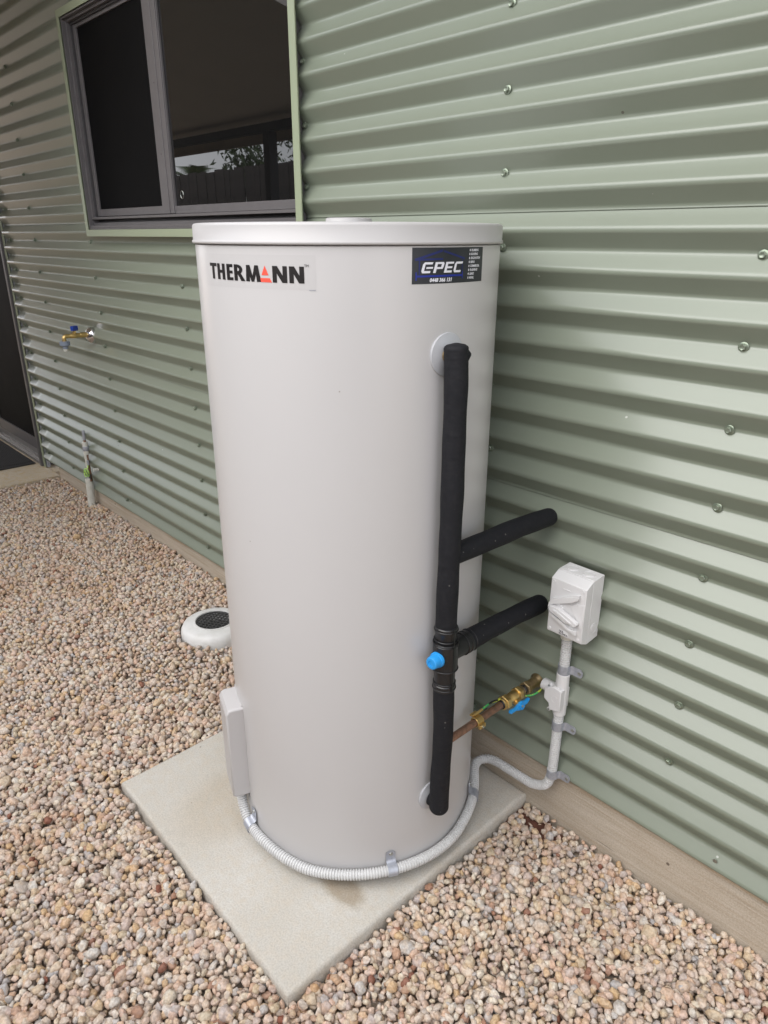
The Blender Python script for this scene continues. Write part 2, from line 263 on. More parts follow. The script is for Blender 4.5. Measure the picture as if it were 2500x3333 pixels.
# ------------------------------------------------------------------ mesh helpers
class MB:
    def __init__(s): s.v = []; s.f = []
    def add(s, v, f):
        o = len(s.v); s.v.extend([tuple(p) for p in v]); s.f.extend([tuple(i+o for i in q) for q in f]); return s
    def box(s, c, d, rot=None):
        x, y, z = [k/2 for k in d]
        v = [Vector((a*x, b*y, e*z)) for a in (-1, 1) for b in (-1, 1) for e in (-1, 1)]
        if rot is not None: v = [rot @ p for p in v]
        v = [p+Vector(c) for p in v]
        return s.add(v, [(0, 1, 3, 2), (4, 6, 7, 5), (0, 4, 5, 1), (2, 3, 7, 6), (0, 2, 6, 4), (1, 5, 7, 3)])
    def bx(s, x0, x1, y0, y1, z0, z1): return s.box(((x0+x1)/2, (y0+y1)/2, (z0+z1)/2), (abs(x1-x0), abs(y1-y0), abs(z1-z0)))
    def lathe(s, prof, c=(0, 0, 0), ax=(0, 0, 1), n=32, close=True):
        """prof: list of (radius, height along axis)"""
        ax = Vector(ax).normalized(); u = ax.orthogonal().normalized(); w = ax.cross(u); c = Vector(c)
        v = []; f = []; k = len(prof)
        for (r, h) in prof:
            for i in range(n):
                a = 2*pi*i/n; v.append(c+ax*h+u*(r*cos(a))+w*(r*sin(a)))
        for j in range(k-1):
            for i in range(n):
                i2 = (i+1) % n; f.append((j*n+i, j*n+i2, (j+1)*n+i2, (j+1)*n+i))
        if close: f.append(tuple(reversed(range(n)))); f.append(tuple((k-1)*n+i for i in range(n)))
        return s.add(v, f)
    def cyl(s, a, b, r, n=20, r2=None):
        a = Vector(a); b = Vector(b); return s.lathe([(r, 0), (r if r2 is None else r2, (b-a).length)], a, b-a, n)
    def tube(s, pts, rad, n=16, caps=True):
        """sweep along pts (list of Vector); rad float or list"""
        pts = [Vector(p) for p in pts]; k = len(pts)
        rad = [rad]*k if not hasattr(rad, '__len__') else rad
        tan = [(pts[min(i+1, k-1)]-pts[max(i-1, 0)]).normalized() for i in range(k)]
        u = tan[0].orthogonal().normalized(); v = []; f = []
        for i in range(k):
            u = (u-tan[i]*u.dot(tan[i])).normalized(); w = tan[i].cross(u)
            for j in range(n):
                a = 2*pi*j/n; v.append(pts[i]+u*(rad[i]*cos(a))+w*(rad[i]*sin(a)))
        for i in range(k-1):
            for j in range(n):
                j2 = (j+1) % n; f.append((i*n+j, i*n+j2, (i+1)*n+j2, (i+1)*n+j))
        if caps: f.append(tuple(reversed(range(n)))); f.append(tuple((k-1)*n+i for i in range(n)))
        return s.add(v, f)
    def prism(s, poly, o, u, w, n, t):
        """2D poly in frame o + a*u + b*w extruded by t along n"""
        o, u, w, n = Vector(o), Vector(u), Vector(w), Vector(n); k = len(poly)
        v = [o+u*a+w*b for a, b in poly]+[o+u*a+w*b+n*t for a, b in poly]
        f = [tuple(reversed(range(k))), tuple(range(k, 2*k))]+[(i, (i+1) % k, (i+1) % k+k, i+k) for i in range(k)]
        return s.add(v, f)
    def build(s, name, m, parent=None, smooth=35, bevel=0, seg=2, subsurf=0):
        me = bpy.data.meshes.new(name); me.from_pydata(s.v, [], s.f); me.materials.append(m)
        b = bmesh.new(); b.from_mesh(me); bmesh.ops.recalc_face_normals(b, faces=b.faces); b.to_mesh(me); b.free()
        if smooth: me.shade_smooth(); me.set_sharp_from_angle(angle=R(smooth))
        ob = bpy.data.objects.new(name, me); col.objects.link(ob)
        if parent is not None:
            ob.parent = parent; ob.matrix_parent_inverse = Matrix.Translation(-parent.location)
        if bevel:
            md = ob.modifiers.new('bevel', 'BEVEL'); md.width = bevel; md.segments = seg; md.limit_method = 'ANGLE'; md.angle_limit = R(40); md.harden_normals = False
        return ob

def thing(name, label, cat, loc, group=None):
    o = bpy.data.objects.new(name, None); col.objects.link(o); o.location = loc; o.empty_display_size = 0.05
    o['label'] = label; o['category'] = cat
    if group: o['group'] = group
    return o
def tag(o, label=None, cat=None, group=None, kind=None):
    if label: o['label'] = label
    if cat: o['category'] = cat
    if group: o['group'] = group
    if kind: o['kind'] = kind
    return o
def bez(ps, n=12):
    """Catmull-Rom through points"""
    P = [Vector(p) for p in ps]; P = [P[0]*2-P[1]]+P+[P[-1]*2-P[-2]]; o = []
    for i in range(1, len(P)-2):
        for k in range(n):
            t = k/n; a, b, c, d = P[i-1], P[i], P[i+1], P[i+2]
            o.append(0.5*((2*b)+(c-a)*t+(2*a-5*b+4*c-d)*t*t+(3*b-a-3*c+d)*t**3))
    o.append(P[-2]); return o
def resample(ps, step):
    L = [0]
    for a, b in zip(ps, ps[1:]): L.append(L[-1]+(b-a).length)
    n = max(2, int(L[-1]/step)); o = []; j = 0
    for i in range(n+1):
        d = L[-1]*i/n
        while j < len(L)-2 and L[j+1] < d: j += 1
        t = (d-L[j])/max(1e-9, L[j+1]-L[j]); o.append(ps[j].lerp(ps[j+1], min(1, max(0, t))))
    return o
def ribbed(ps, r, pitch=0.0066, depth=0.0026, n=20):
    q = resample(ps, pitch/6); rad = [r-depth if i % 6 in (0, 1) else r for i in range(len(q))]
    return MB().tube(q, rad, n)
def hexn(c, ax, r, h, m, name, parent, ch=0.12):
    b = MB().lathe([(r*(1-ch), 0), (r, h*ch), (r, h*(1-ch)), (r*(1-ch), h)], c, ax, 6); return b.build(name, m, parent, smooth=0, bevel=0.0006)

U = 0.0762            # corrugation pitch
ZB = 18.7*U           # height of the trough called level 0
def gz(x, y):         # gravel surface height
    t = np.clip((-x-1.48)/0.75, 0, 1); t = t*t*(3-2*t); q = np.clip((-y-0.25)/0.9, 0, 1)
    return 0.005+0.077*t*(1-0.45*q)+0.009*np.clip((-y-0.70)/0.12, 0, 1)*np.clip((-x-0.5)/0.4, 0, 1)

# ------------------------------------------------------------------ ground sheet
b = MB(); xs = [-60, -20, -9, -6, -4.6]+list(np.linspace(-4.3, 1.0, 28))+[3, 9, 25, 60]; ys = [-60, -20, -8, -4, -2.6]+list(np.linspace(-2.2, 0.1, 14))+[6, 60]
vv = [(x, y, float(gz(x, y))-0.034 if y < 0.5 else -0.03) for x in xs for y in ys]; ny = len(ys)
b.add(vv, [(i*ny+j, (i+1)*ny+j, (i+1)*ny+j+1, i*ny+j+1) for i in range(len(xs)-1) for j in range(ny-1)])
g = tag(b.build('ground', m_ground), kind='structure')
# red soil showing under the stones near the pad
b = MB(); N = 30
for (cx, cy, rr) in ((-0.79, -0.06, 0.10), (-1.75, -0.55, 0.10)):
    ring = [(cx+rr*(1+0.25*sin(3*a)+0.1*cos(7*a))*cos(a), cy+rr*(0.55+0.1*sin(5*a))*sin(a)) for a in [2*pi*i/N for i in range(N)]]
    b.add([(x, y, float(gz(x, y))-0.016) for x, y in ring]+[(x, y, float(gz(x, y))-0.036) for x, y in ring], [tuple(range(N))]+[(i, i+N, (i+1) % N+N, (i+1) % N) for i in range(N)])
tag(b.build('bare_soil', m_soil), kind='structure')

# ------------------------------------------------------------------ gravel
def boundary(x):
    return np.interp(x, [-4.4, -2.89, -1.94, -1.174, -0.66, -0.153, 0.6], [-0.34, -0.76, -1.03, -1.253, -0.70, -0.155, 0.02])
PADX0, PADX1, PADY0, PADY1 = -1.640, -0.835, -0.812, -0.006
GC = (-2.125, -0.216)
def allowed(x, y, r):
    ok = (y < -0.004-r*0.7) & (y > boundary(x)-0.75) & (x < 0.75) & (x > -4.31+r*0.8)
    ok &= ~((x > PADX0-r*0.55) & (x < PADX1+r*0.55) & (y > PADY0-r*0.55))
    ok &= np.hypot(x-GC[0], y-GC[1]) > 0.128+r*0.6
    ok &= np.hypot(x+3.71, y+0.045) > 0.022
    return ok
def proto(level, seed):
    r_ = np.random.default_rng(seed); n_ = {1: 11, 2: 14}[level]
    p = r_.normal(size=(n_, 3)); p /= np.linalg.norm(p, axis=1)[:, None]
    for _ in range(12):            # spread the corners a little over the sphere
        d = p[:, None]-p[None]; q = (d**2).sum(-1)+np.eye(n_)*9; p = p+0.05*(d/q[..., None]**1.5).sum(1); p /= np.linalg.norm(p, axis=1)[:, None]
    p = p*r_.uniform(0.80, 1.12, n_)[:, None]*np.array([1.06, r_.uniform(0.66, 0.98), r_.uniform(0.54, 0.84)])
    bm = bmesh.new(); [bm.verts.new(c) for c in p]; g_ = bmesh.ops.convex_hull(bm, input=bm.verts)
    bmesh.ops.delete(bm, geom=[e for e in g_['geom_interior'] if isinstance(e, bmesh.types.BMVert)], context='VERTS')
    if level == 2: bmesh.ops.bevel(bm, geom=bm.edges[:], offset=0.03, segments=1, affect='EDGES', clamp_overlap=True)
    bmesh.ops.triangulate(bm, faces=bm.faces[:]); bm.verts.index_update()
    v = np.array([k.co[:] for k in bm.verts]); f = np.array([[k.index for k in t.verts] for t in bm.faces]); bm.free(); return v, f
protos = {lv: [proto(lv, 50*lv+k) for k in range(28)] for lv in (1, 2)}
def scatter(spacing, zoff, zj, keep, rmin, rmax):
    X = []; row = 0
    y = 0.0
    while y > -2.05:
        xx = np.arange(-4.35, 0.8, spacing)+(row % 2)*spacing/2
        X.append(np.c_[xx+rng.uniform(-.30, .30, len(xx))*spacing, y+rng.uniform(-.30, .30, len(xx))*spacing]); y -= spacing*0.87; row += 1
    X = np.concatenate(X); r = rng.uniform(rmin, rmax, len(X))*np.exp(rng.normal(0, 0.20, len(X)))
    k = allowed(X[:, 0], X[:, 1], r) & (rng.uniform(size=len(X)) < keep)
    X = X[k]; r = r[k]; z = gz(X[:, 0], X[:, 1])+zoff+rng.uniform(-zj, zj, len(X))+0.004*np.sin(X[:, 0]*9+2)*np.sin(X[:, 1]*11)
    # bare patches
    d1 = np.hypot((X[:, 0]+0.785)/1.4, X[:, 1]+0.060)
    k = ~((d1 < 0.024) & (zoff > -0.02)) | (rng.uniform(size=len(X)) < 0.12)
    return np.c_[X, z][k], r[k]
layers = [scatter(0.0172, -0.0185, 0.003, 0.98, 0.0095, 0.0120), scatter(0.0166, -0.0070, 0.0030, 0.97, 0.0090, 0.0124), scatter(0.0235, 0.0012, 0.0030, 0.62, 0.0070, 0.0128), scatter(0.080, 0.002, 0.002, 0.5, 0.0135, 0.0170)]
P = np.concatenate([a for a, _ in layers]); Rr = np.concatenate([r for _, r in layers]); lay = np.concatenate([[i]*len(r) for i, (_, r) in enumerate(layers)])
dist = np.hypot(P[:, 0], P[:, 1]+1.3262)
def rotm(n):
    q = rng.normal(size=(n, 4)); q /= np.linalg.norm(q, axis=1)[:, None]; w, x, y, z = q.T
    return np.stack([np.stack([1-2*(y*y+z*z), 2*(x*y-z*w), 2*(x*z+y*w)], -1), np.stack([2*(x*y+z*w), 1-2*(x*x+z*z), 2*(y*z-x*w)], -1), np.stack([2*(x*z-y*w), 2*(y*z+x*w), 1-2*(x*x+y*y)], -1)], 1)
Vs = []; Fs = []; off = 0
lvl = np.where((lay == 0) | (dist > 2.1) | (P[:, 1] < boundary(P[:, 0])-0.30), 1, 2) 
pid = rng.integers(0, 28, len(P)); RM = rotm(len(P))
for lv in (1, 2):
    for k in range(28):
        s_ = np.where((lvl == lv) & (pid == k))[0]
        if not len(s_): continue
        pv, pf = protos[lv][k]
        v = np.einsum('nij,vj->nvi', RM[s_], pv)*Rr[s_][:, None, None]+P[s_][:, None, :]
        f = pf[None]+(np.arange(len(s_))*len(pv))[:, None, None]+off
        Vs.append(v.reshape(-1, 3)); Fs.append(f.reshape(-1, 3)); off += len(s_)*len(pv)
Vs = np.concatenate(Vs); Fs = np.concatenate(Fs)

me = bpy.data.meshes.new('gravel'); me.vertices.add(len(Vs)); me.vertices.foreach_set('co', Vs.ravel().astype(np.float32))
me.loops.add(Fs.size); me.loops.foreach_set('vertex_index', Fs.ravel().astype(np.int32)); me.polygons.add(len(Fs))
me.polygons.foreach_set('loop_start', np.arange(0, Fs.size, 3, dtype=np.int32)); me.polygons.foreach_set('loop_total', np.full(len(Fs), 3, dtype=np.int32))
me.update(calc_edges=True); me.materials.append(m_stone)
go = bpy.data.objects.new('gravel', me); col.objects.link(go); tag(go, kind='stuff')
tag(go, 'pinkish beige crushed granite gravel spread over the yard', 'gravel')

# ------------------------------------------------------------------ footing, porch slab, pad
b = MB().bx(-4.30, 3.0, -0.004, 0.30, -0.30, 0.195)
tag(b.build('concrete_footing', m_foot, bevel=0.004), kind='structure')
b = MB().bx(-9.0, -4.312, -2.6, 0.002, -0.25, 0.092)
tag(b.build('porch_slab', m_porch, bevel=0.006), kind='structure')
b = MB().bx(-9.0, -4.40, 0.004, 0.30, -0.25, 0.090)
tag(b.build('doorway_floor', m_porch), kind='structure')
def pad():
    o = thing('concrete_pad', 'square pale concrete pad under the white water heater', 'concrete pad', (-1.24, -0.41, 0))
    c = [(-1.637, -0.804), (-0.8313, -0.8146), (-0.839, -0.0055), (-1.645, -0.0065)]
    v = []; n = 18; pts = []
    for k in range(4):
        a = Vector(c[k]); d = Vector(c[(k+1) % 4])
        for i in range(n): pts.append(a.lerp(d, i/n)+Vector((random.uniform(-1, 1), random.uniform(-1, 1)))*0.0009)
    cen = Vector((-1.238, -0.408)); N = len(pts); v = []
    for (sc, z) in ((1.004, -0.04), (1.0, 0.014), (0.997, 0.0215), (0.988, 0.0262), (0.975, 0.0268)):
        for p in pts: q = cen+(p-cen)*sc; v.append((q.x, min(q.y, -0.0045), z+random.uniform(-0.0004, 0.0004)*(z > 0 and z < 0.0268)))
    f = []
    for k in range(4):
        for i in range(N): f.append((k*N+i, k*N+(i+1) % N, (k+1)*N+(i+1) % N, (k+1)*N+i))
    f.append(tuple(range(4*N, 5*N))); f.append(tuple(reversed(range(N))))
    MB().add(v, f).build('slab', m_pad, o, smooth=50)
pad()

# ------------------------------------------------------------------ corrugated wall
WIN = (-3.250, -1.752, 1.458, 2.256)          # opening x0,x1,z0,z1
X0, X1 = -4.496, 2.6
def orb():
    """one pitch of the sheet profile from trough to trough: (dz, y)"""
    tau = R(35.0); r = 0.0108; A = 0.0220
    L = (A-2*r*(1-cos(tau)))/sin(tau); half = 2*r*sin(tau)+L*cos(tau); k = (U/2)/half; pts = []
    for i in range(5): a = tau*i/4; pts.append((r*sin(a), -r*(1-cos(a))))
    for i in range(4, -1, -1): a = tau*i/4; pts.append((half-r*sin(a), -A+r*(1-cos(a))))
    a0, a1 = pts[4], pts[5]; mid = [(a0[0]+(a1[0]-a0[0])*t, a0[1]+(a1[1]-a0[1])*t) for t in (0.06, 0.5, 0.94)]
    pts = pts[:5]+mid+pts[5:]
    h = [(z*k, y) for z, y in pts]; full = h+[(U-z, y) for z, y in reversed(h[:-1])]
    return full
ORB = orb()
def profile(l0, l1):
    """profile heights between levels l0..l1 (levels are troughs)"""
    o = []; k = math.floor(l0)-1
    while k <= l1+1:
        for (dz, y) in ORB[:-1]:
            z = k*U+dz
            if l0*U-1e-6 <= z <= l1*U+1e-6: o.append((z+ZB, y))
        k += 1
    return o
wall = thing('corrugated_wall', 'pale green corrugated steel wall with horizontal ribs behind the water heater', 'wall', (-1.0, 0.01, 0.17))
def sheet(l0, l1, yo, hang, name='cladding_sheet'):
    pr = profile(l0, l1)
    xs_ = sorted(set([X0, X1]+list(np.linspace(X0, X1, 60))+[WIN[0], WIN[1]]))
    zs = []
    for (z, y) in pr: zs.append((z, y))
    b = MB(); v = []; idx = {}
    for i, x in enumerate(xs_):
        for j, (z, y) in enumerate(zs):
            oil = 0.0006*sin(x*3.1+z*2.0)*sin(z*7.0+x*0.7)+0.0003*sin(x*9+z*13)
            lap = yo+(0.0012*max(0, 1-j/6)*(1+0.6*sin(x*2.3)) if hang else 0)
            v.append((x, y-lap+oil, z))
    nz_ = len(zs); f = []
    for i in range(len(xs_)-1):
        xm = (xs_[i]+xs_[i+1])/2
        for j in range(nz_-1):
            zm = (zs[j][0]+zs[j+1][0])/2
            if WIN[0] < xm < WIN[1] and WIN[2] < zm < WIN[3]: continue
            f.append((i*nz_+j, (i+1)*nz_+j, (i+1)*nz_+j+1, i*nz_+j+1))
    ob = b.add(v, f).build(name, m_clad, wall, smooth=60)
    md = ob.modifiers.new('thickness', 'SOLIDIFY'); md.thickness = 0.0008; md.offset = -1 if True else 1
    return ob
sheet(-16.53, -6.6, 0.0, False)
sheet(-7.06, 1.4, 0.0014, True)
sheet(0.94, 9.4, 0.0028, True)
sheet(8.94, 17.0, 0.0042, True)
# wall core behind the sheets (structure of the building)
b = MB(); b.bx(X0+0.002, WIN[0], 0.012, 0.16, 0.197, 2.75).bx(WIN[1], X1, 0.012, 0.16, 0.197, 2.75)
b.bx(WIN[0], WIN[1], 0.0122, 0.16, 0.197, WIN[2]).bx(WIN[0], WIN[1], 0.0122, 0.16, WIN[3], 2.75)
b.build('wall_core', m_ins, wall, smooth=0)
# foam closer strips showing grey in the scallops at the cut ends
b = MB(); b.bx(-4.5628, X0-0.001, -0.0035, 0.012, 0.10, 2.6); b.build('end_closer', m_ins, wall, smooth=0)

# screws
def screw_proto():
    b = MB(); b.lathe([(0.0070, -0.001), (0.0072, 0.0026), (0.0092, 0.0028), (0.0094, 0.0038), (0.0082, 0.0047), (0.0056, 0.0049)], (0, 0, 0), (0, -1, 0), 20)
    b.lathe([(0.0056, 0.0040), (0.0058, 0.0088), (0.0048, 0.0098), (0.0034, 0.0092)], (0, 0, 0), (0, -1, 0), 6)
    return b.build('screw', m_scr, wall, smooth=35)
sp = screw_proto()
pos = []
def colscr(x, levels, jx=0.004):
    for l in levels: pos.append((x+random.uniform(-jx, jx), l))
colscr(-58.25*U, [2, 0, -2, -4, -6, -8, -10, -12, -14, -16])
colscr(-53.05*U, range(10, -17, -2))
colscr(-43.64*U, range(0, -17, -2))
colscr(-33.04*U, range(-2, -17, -2))
colscr(-22.74*U, range(8, -17, -2))
colscr(-13.67*U, range(8, -17, -2), 0.008)
colscr(-6.35*U, range(2, -15, -2), 0.005)
colscr(0.9*U, range(6, -17, -2), 0.005)
for i, (x, l) in enumerate(pos):
    o = sp if i == 0 else sp.copy()
    if i: col.objects.link(o); o.parent = wall
    lo = 0.0014 if l > -7.1 else 0; lo = 0.0028 if l > 0.9 else lo; lo = 0.0042 if l > 8.9 else lo
    o.matrix_parent_inverse = Matrix.Translation(-wall.location)
    o.location = (x, -lo-0.0008, ZB+l*U+random.uniform(-0.003, 0.003)); o.rotation_euler = (random.uniform(-.12, .12), random.uniform(0, 1), random.uniform(-.1, .1))
# punched dimples low on the sheets
for x, z in ((-0.485, ZB-16*U+0.012), (-0.345, 0.185)):
    b = MB().lathe([(0.0050, 0), (0.0048, 0.0008), (0.0030, 0.0009)], (x, -0.0015 if z > 0.2 else -0.0165, z), (0, -1, 0), 14); b.build('rivet', m_hexs, wall)

# ------------------------------------------------------------------ window
w = thing('sliding_window', 'grey aluminium sliding window with dark screened panes and green flashing', 'window', (-2.49, -0.02, 1.46))
F0, F1, G0, G1 = -3.262, -1.7144, 1.4462, 2.264       # flashing outer
fw = 0.029
b = MB()
b.bx(F0, F0+0.026, -0.042, -0.0395, G0, G1); b.build('flashing', m_flash, w, smooth=0)
MB().bx(F1-fw, F1, -0.042, -0.0395, G0, G1).build('flashing', m_flash, w, smooth=0)
MB().bx(F0+0.026, F1-fw, -0.0425, -0.040, G0, G0+0.026).build('flashing', m_flash, w, smooth=0)
MB().bx(F0+0.026, F1-fw, -0.0425, -0.040, G1-0.026, G1).build('flashing', m_flash, w, smooth=0)
# returns of the flashing back to the wall
b = MB(); b.bx(F0, F0+0.0015, -0.0395, 0.012, G0, G1).bx(F1-0.020, F1-0.0185, -0.0392, -0.0235, G0+0.001, G1-0.001).bx(F0+0.002, F1-0.002, -0.0395, 0.012, G0, G0+0.0015).bx(F0+0.002, F1-0.002, -0.0395, 0.012, G1-0.0015, G1)
b.build('flashing_return', m_flash, w, smooth=0)
# frame: nested steps
A0, A1, B0, B1 = F0+0.0262, F1-fw-0.0002, G0+0.0262, G1-0.0262
def ring(name, x0, x1, z0, z1, t, y0, y1, m, bev=0.0008):
    b = MB(); b.bx(x0, x0+t, y0, y1, z0, z1).bx(x1-t, x1, y0, y1, z0, z1).bx(x0+t, x1-t, y0, y1, z0, z0+t).bx(x0+t, x1-t, y0, y1, z1-t, z1)
    return b.build(name, m, w, smooth=0, bevel=bev)
ring('outer_frame', A0, A1, B0, B1, 0.007, -0.036, 0.07, m_frame)
ring('frame_step', A0+0.0072, A1-0.0072, B0+0.0402, B1-0.0072, 0.009, -0.022, 0.07, m_frame)
ring('frame_step', A0+0.0164, A1-0.0164, B0+0.0402, B1-0.0164, 0.008, -0.010, 0.07, m_track)
# sill tracks
for y0, z1 in ((-0.034, 0.0155), (-0.016, 0.0265), (0.004, 0.030)):
    MB().bx(A0+0.0072, A1-0.0072, y0, y0+0.003, B0+0.0072, B0+z1).build('sill_track', m_frame, w, smooth=0, bevel=0.0005)
MB().bx(A0+0.0072, A1-0.0072, -0.030, 0.06, B0+0.0072, B0+0.009).build('sill_pan', m_track, w, smooth=0)
MB().bx(A0+0.0072, A1-0.0072, 0.0072, 0.062, B0+0.0092, B0+0.0400).build('sill_pan', m_track, w, smooth=0)
# left sash (screen) in front, right sash behind
S0, S1, T0, T1 = -3.2885, -2.5352, 1.5277, 2.232
S0 = A0+0.0246
def sash(name, x0, x1, z0, z1, st_l, st_r, rail_b, rail_t, y0, y1, pane, pmat):
    s = MB(); s.bx(x0, x0+st_l, y0, y1, z0, z1).bx(x1-st_r, x1, y0, y1, z0, z1)
    s.bx(x0+st_l, x1-st_r, y0+0.0006, y1, z0, z0+rail_b).bx(x0+st_l, x1-st_r, y0+0.0006, y1, z1-rail_t, z1)
    o = s.build(name, m_frame, w, smooth=0, bevel=0.001)
    p = MB().bx(x0+st_l, x1-st_r, y0+0.007, y0+0.011, z0+rail_b, z1-rail_t).build(pane, pmat, o, smooth=0)
    p.parent = o; p.matrix_parent_inverse = o.matrix_parent_inverse.inverted() @ Matrix.Translation(-w.location) if False else Matrix.Identity(4)
    p.matrix_parent_inverse = Matrix.Identity(4)
    return o, p
sash('screen_sash', S0, -2.563, T0-0.003, B1-0.010, 0.026, 0.056, 0.027, 0.026, -0.002, 0.016, 'screen', m_mesh)
MB().bx(-2.5628, -2.5335, 0.0002, 0.020, T0-0.003, B1-0.011).build('interlock', m_frame, w, smooth=0, bevel=0.001)
sash('glass_sash', -2.5333, A1-0.008, T0-0.004, B1-0.012, 0.003, 0.024, 0.0255, 0.025, 0.004, 0.022, 'pane', m_glass)
# small screws on the interlock and pressed mark on the glass
for z in (1.72, 1.94): MB().lathe([(0.002, 0), (0.0015, 0.0008)], (-2.585, -0.002, z), (0, -1, 0), 10).build('frame_screw', m_track, w)
for dz in (0,):
    b = MB(); b.tube([Vector((-2.483+0.010*cos(a), 0.0095, 1.585+0.013*sin(a))) for a in np.linspace(0, 2*pi, 20)], 0.0010, 5); b.build('maker_stamp', m_hexs, w)
MB().bx(A0, A1, 0.072, 0.075, B0, B1).build('room_dark_backing', m_dark, w, smooth=0)  # black sheet standing in for the unlit room behind the window

# ------------------------------------------------------------------ door
d = thing('screen_door', 'dark mesh screen door in an aluminium frame at the far left end', 'door', (-5.0, 0.02, 0.1))
MB().bx(-4.548, -4.514, -0.012, -0.0105, 0.094, 2.55).build('flashing', m_flash, d, smooth=0)
MB().bx(-4.5315, -4.530, -0.0102, -0.004, 0.094, 2.55).build('flashing_return', m_flash, d, smooth=0)
MB().bx(-4.590, -4.5625, -0.022, 0.09, 0.094, 2.55).build('door_jamb', m_frame, d, smooth=0, bevel=0.001)
MB().bx(-4.606, -4.5905, -0.008, 0.09, 0.094, 2.55).build('door_jamb', m_sill, d, smooth=0, bevel=0.001)
b = MB(); b.bx(-4.672, -4.609, 0.006, 0.03, 0.175, 2.2).bx(-5.50, -5.43, 0.006, 0.03, 0.175, 2.2).bx(-5.43, -4.672, 0.0066, 0.03, 0.175, 0.245).bx(-5.43, -4.672, 0.0066, 0.03, 2.12, 2.2)
b.build('door_frame', m_frame, d, smooth=0, bevel=0.0015)
MB().bx(-5.43, -4.672, 0.016, 0.020, 0.245, 2.12).build('door_mesh', m_mesh, d, smooth=0)
for z in (0.315, 1.20): MB().bx(-4.6125, -4.5915, -0.0115, 0.0055, z-0.055, z+0.055).build('hinge', m_blackp, d, smooth=0, bevel=0.001)
b = MB(); b.bx(-5.6, -4.6065, -0.016, 0.05, 0.094, 0.115).bx(-5.6, -4.6065, -0.002, 0.003, 0.115, 0.132).bx(-5.6, -4.6065, 0.030, 0.06, 0.115, 0.170)
b.build('threshold', m_sill, d, smooth=0, bevel=0.001)
MB().bx(-9.0, -5.6, 0.003, 0.06, 0.094, 2.6).build('side_panel', m_frame, d, smooth=0)
MB().bx(-9.0, X0-0.03, 0.10, 0.13, 0.094, 2.6).build('room_dark_backing', m_dark, d, smooth=0)  # black sheet in place of the dark interior behind the door
b = MB(); b.bx(-5.55, -4.645, -0.62, -0.030, 0.0935, 0.1005)
mt = tag(b.build('door_mat', m_mat, smooth=0, bevel=0.002), 'black ribbed rubber mat lying in front of the screen door', 'door mat')
b = MB()
for i in range(52): y = -0.612+i*0.0111; b.bx(-5.53, -4.685, y, y+0.0055, 0.1005, 0.1035)
o = b.build('ribs', m_mat, smooth=0); o.parent = mt; o['kind'] = 'stuff'

# ------------------------------------------------------------------ water heater
TX, TY, TR_ = -1.1674, -0.3353, 0.3040
th = thing('water_heater', 'tall pale cylindrical hot water tank standing on the square concrete pad', 'water heater', (TX, TY, 0.027))
MB().lathe([(TR_-0.012, 0.0268), (TR_-0.010, 0.036)], (TX, TY, 0), n=96).build('base', m_blackp, th)
MB().lathe([(TR_-0.004, 0.033), (TR_, 0.036), (TR_, 1.435), (TR_-0.003, 1.437)], (TX, TY, 0), n=160).build('jacket', m_tank, th)
pr = [(0.3045, 1.4372), (0.3080, 1.4374), (0.3090, 1.4384), (0.3094, 1.4404), (0.3090, 1.4424), (0.3078, 1.4434), (0.3071, 1.4440), (0.3069, 1.4670), (0.3062, 1.4698), (0.3044, 1.4718), (0.300, 1.4728), (0.2, 1.4735), (0.05, 1.4738)]
MB().lathe(pr, (TX, TY, 0), n=160).build('lid', m_lid, th, smooth=60)
MB().lathe([(0.052, 1.4739), (0.052, 1.476), (0.047, 1.4765), (0.046, 1.483), (0.043, 1.4845), (0.01, 1.4848)], (TX, TY, 0), n=48).build('lid_cap', m_lid, th)
def tank_pt(phi, z, off=0.0): a = R(phi); return Vector((TX+(TR_+off)*cos(a), TY+(TR_+off)*sin(a), z))
def patch(name, p0, p1, z0, z1, off, m, parent, n=24, t=0.0003):
    v = []; f = []
    for i in range(n+1):
        ph = p0+(p1-p0)*i/n
        for z in (z0, z1): v.append(tank_pt(ph, z, off)); 
    for i in range(n+1):
        ph = p0+(p1-p0)*i/n
        for z in (z0, z1): v.append(tank_pt(ph, z, 0.0))
    N = 2*(n+1)
    for i in range(n): f += [(2*i, 2*i+2, 2*i+3, 2*i+1), (2*i, N+2*i, N+2*i+2, 2*i+2), (2*i+1, 2*i+3, N+2*i+3, N+2*i+1)]
    f += [(0, 1, N+1, N), (2*n, N+2*n, N+2*n+1, 2*n+1)]
    return MB().add(v, f).build(name, m, parent, smooth=30)
def curved(name, polys, m, parent, off=0.0007, mapf=None):
    """polys: list of convex 2D polygons; mapf(x,y)->(phi,z). cut into strips so they follow the drum"""
    b = MB(); 
    for k, poly in enumerate(polys):
        bm = bmesh.new(); vs_ = [bm.verts.new((x, y, 0)) for x, y in poly]; bm.faces.new(vs_)
        x0 = min(p[0] for p in poly); x1 = max(p[0] for p in poly)
        ncut = 6
        for c in range(1, ncut):
            gg = bm.verts[:]+bm.edges[:]+bm.faces[:]
            bmesh.ops.bisect_plane(bm, geom=gg, plane_co=(x0+(x1-x0)*c/ncut, 0, 0), plane_no=(1, 0, 0))
        bm.verts.index_update(); V = []
        for q in bm.verts:
            ph, z = mapf(q.co.x, q.co.y); V.append(tank_pt(ph, z, off+0.00002*k))
        b.add(V, [tuple(q.index for q in f.verts) for f in bm.faces]); bm.free()
    return b.build(name, m, parent, smooth=0)

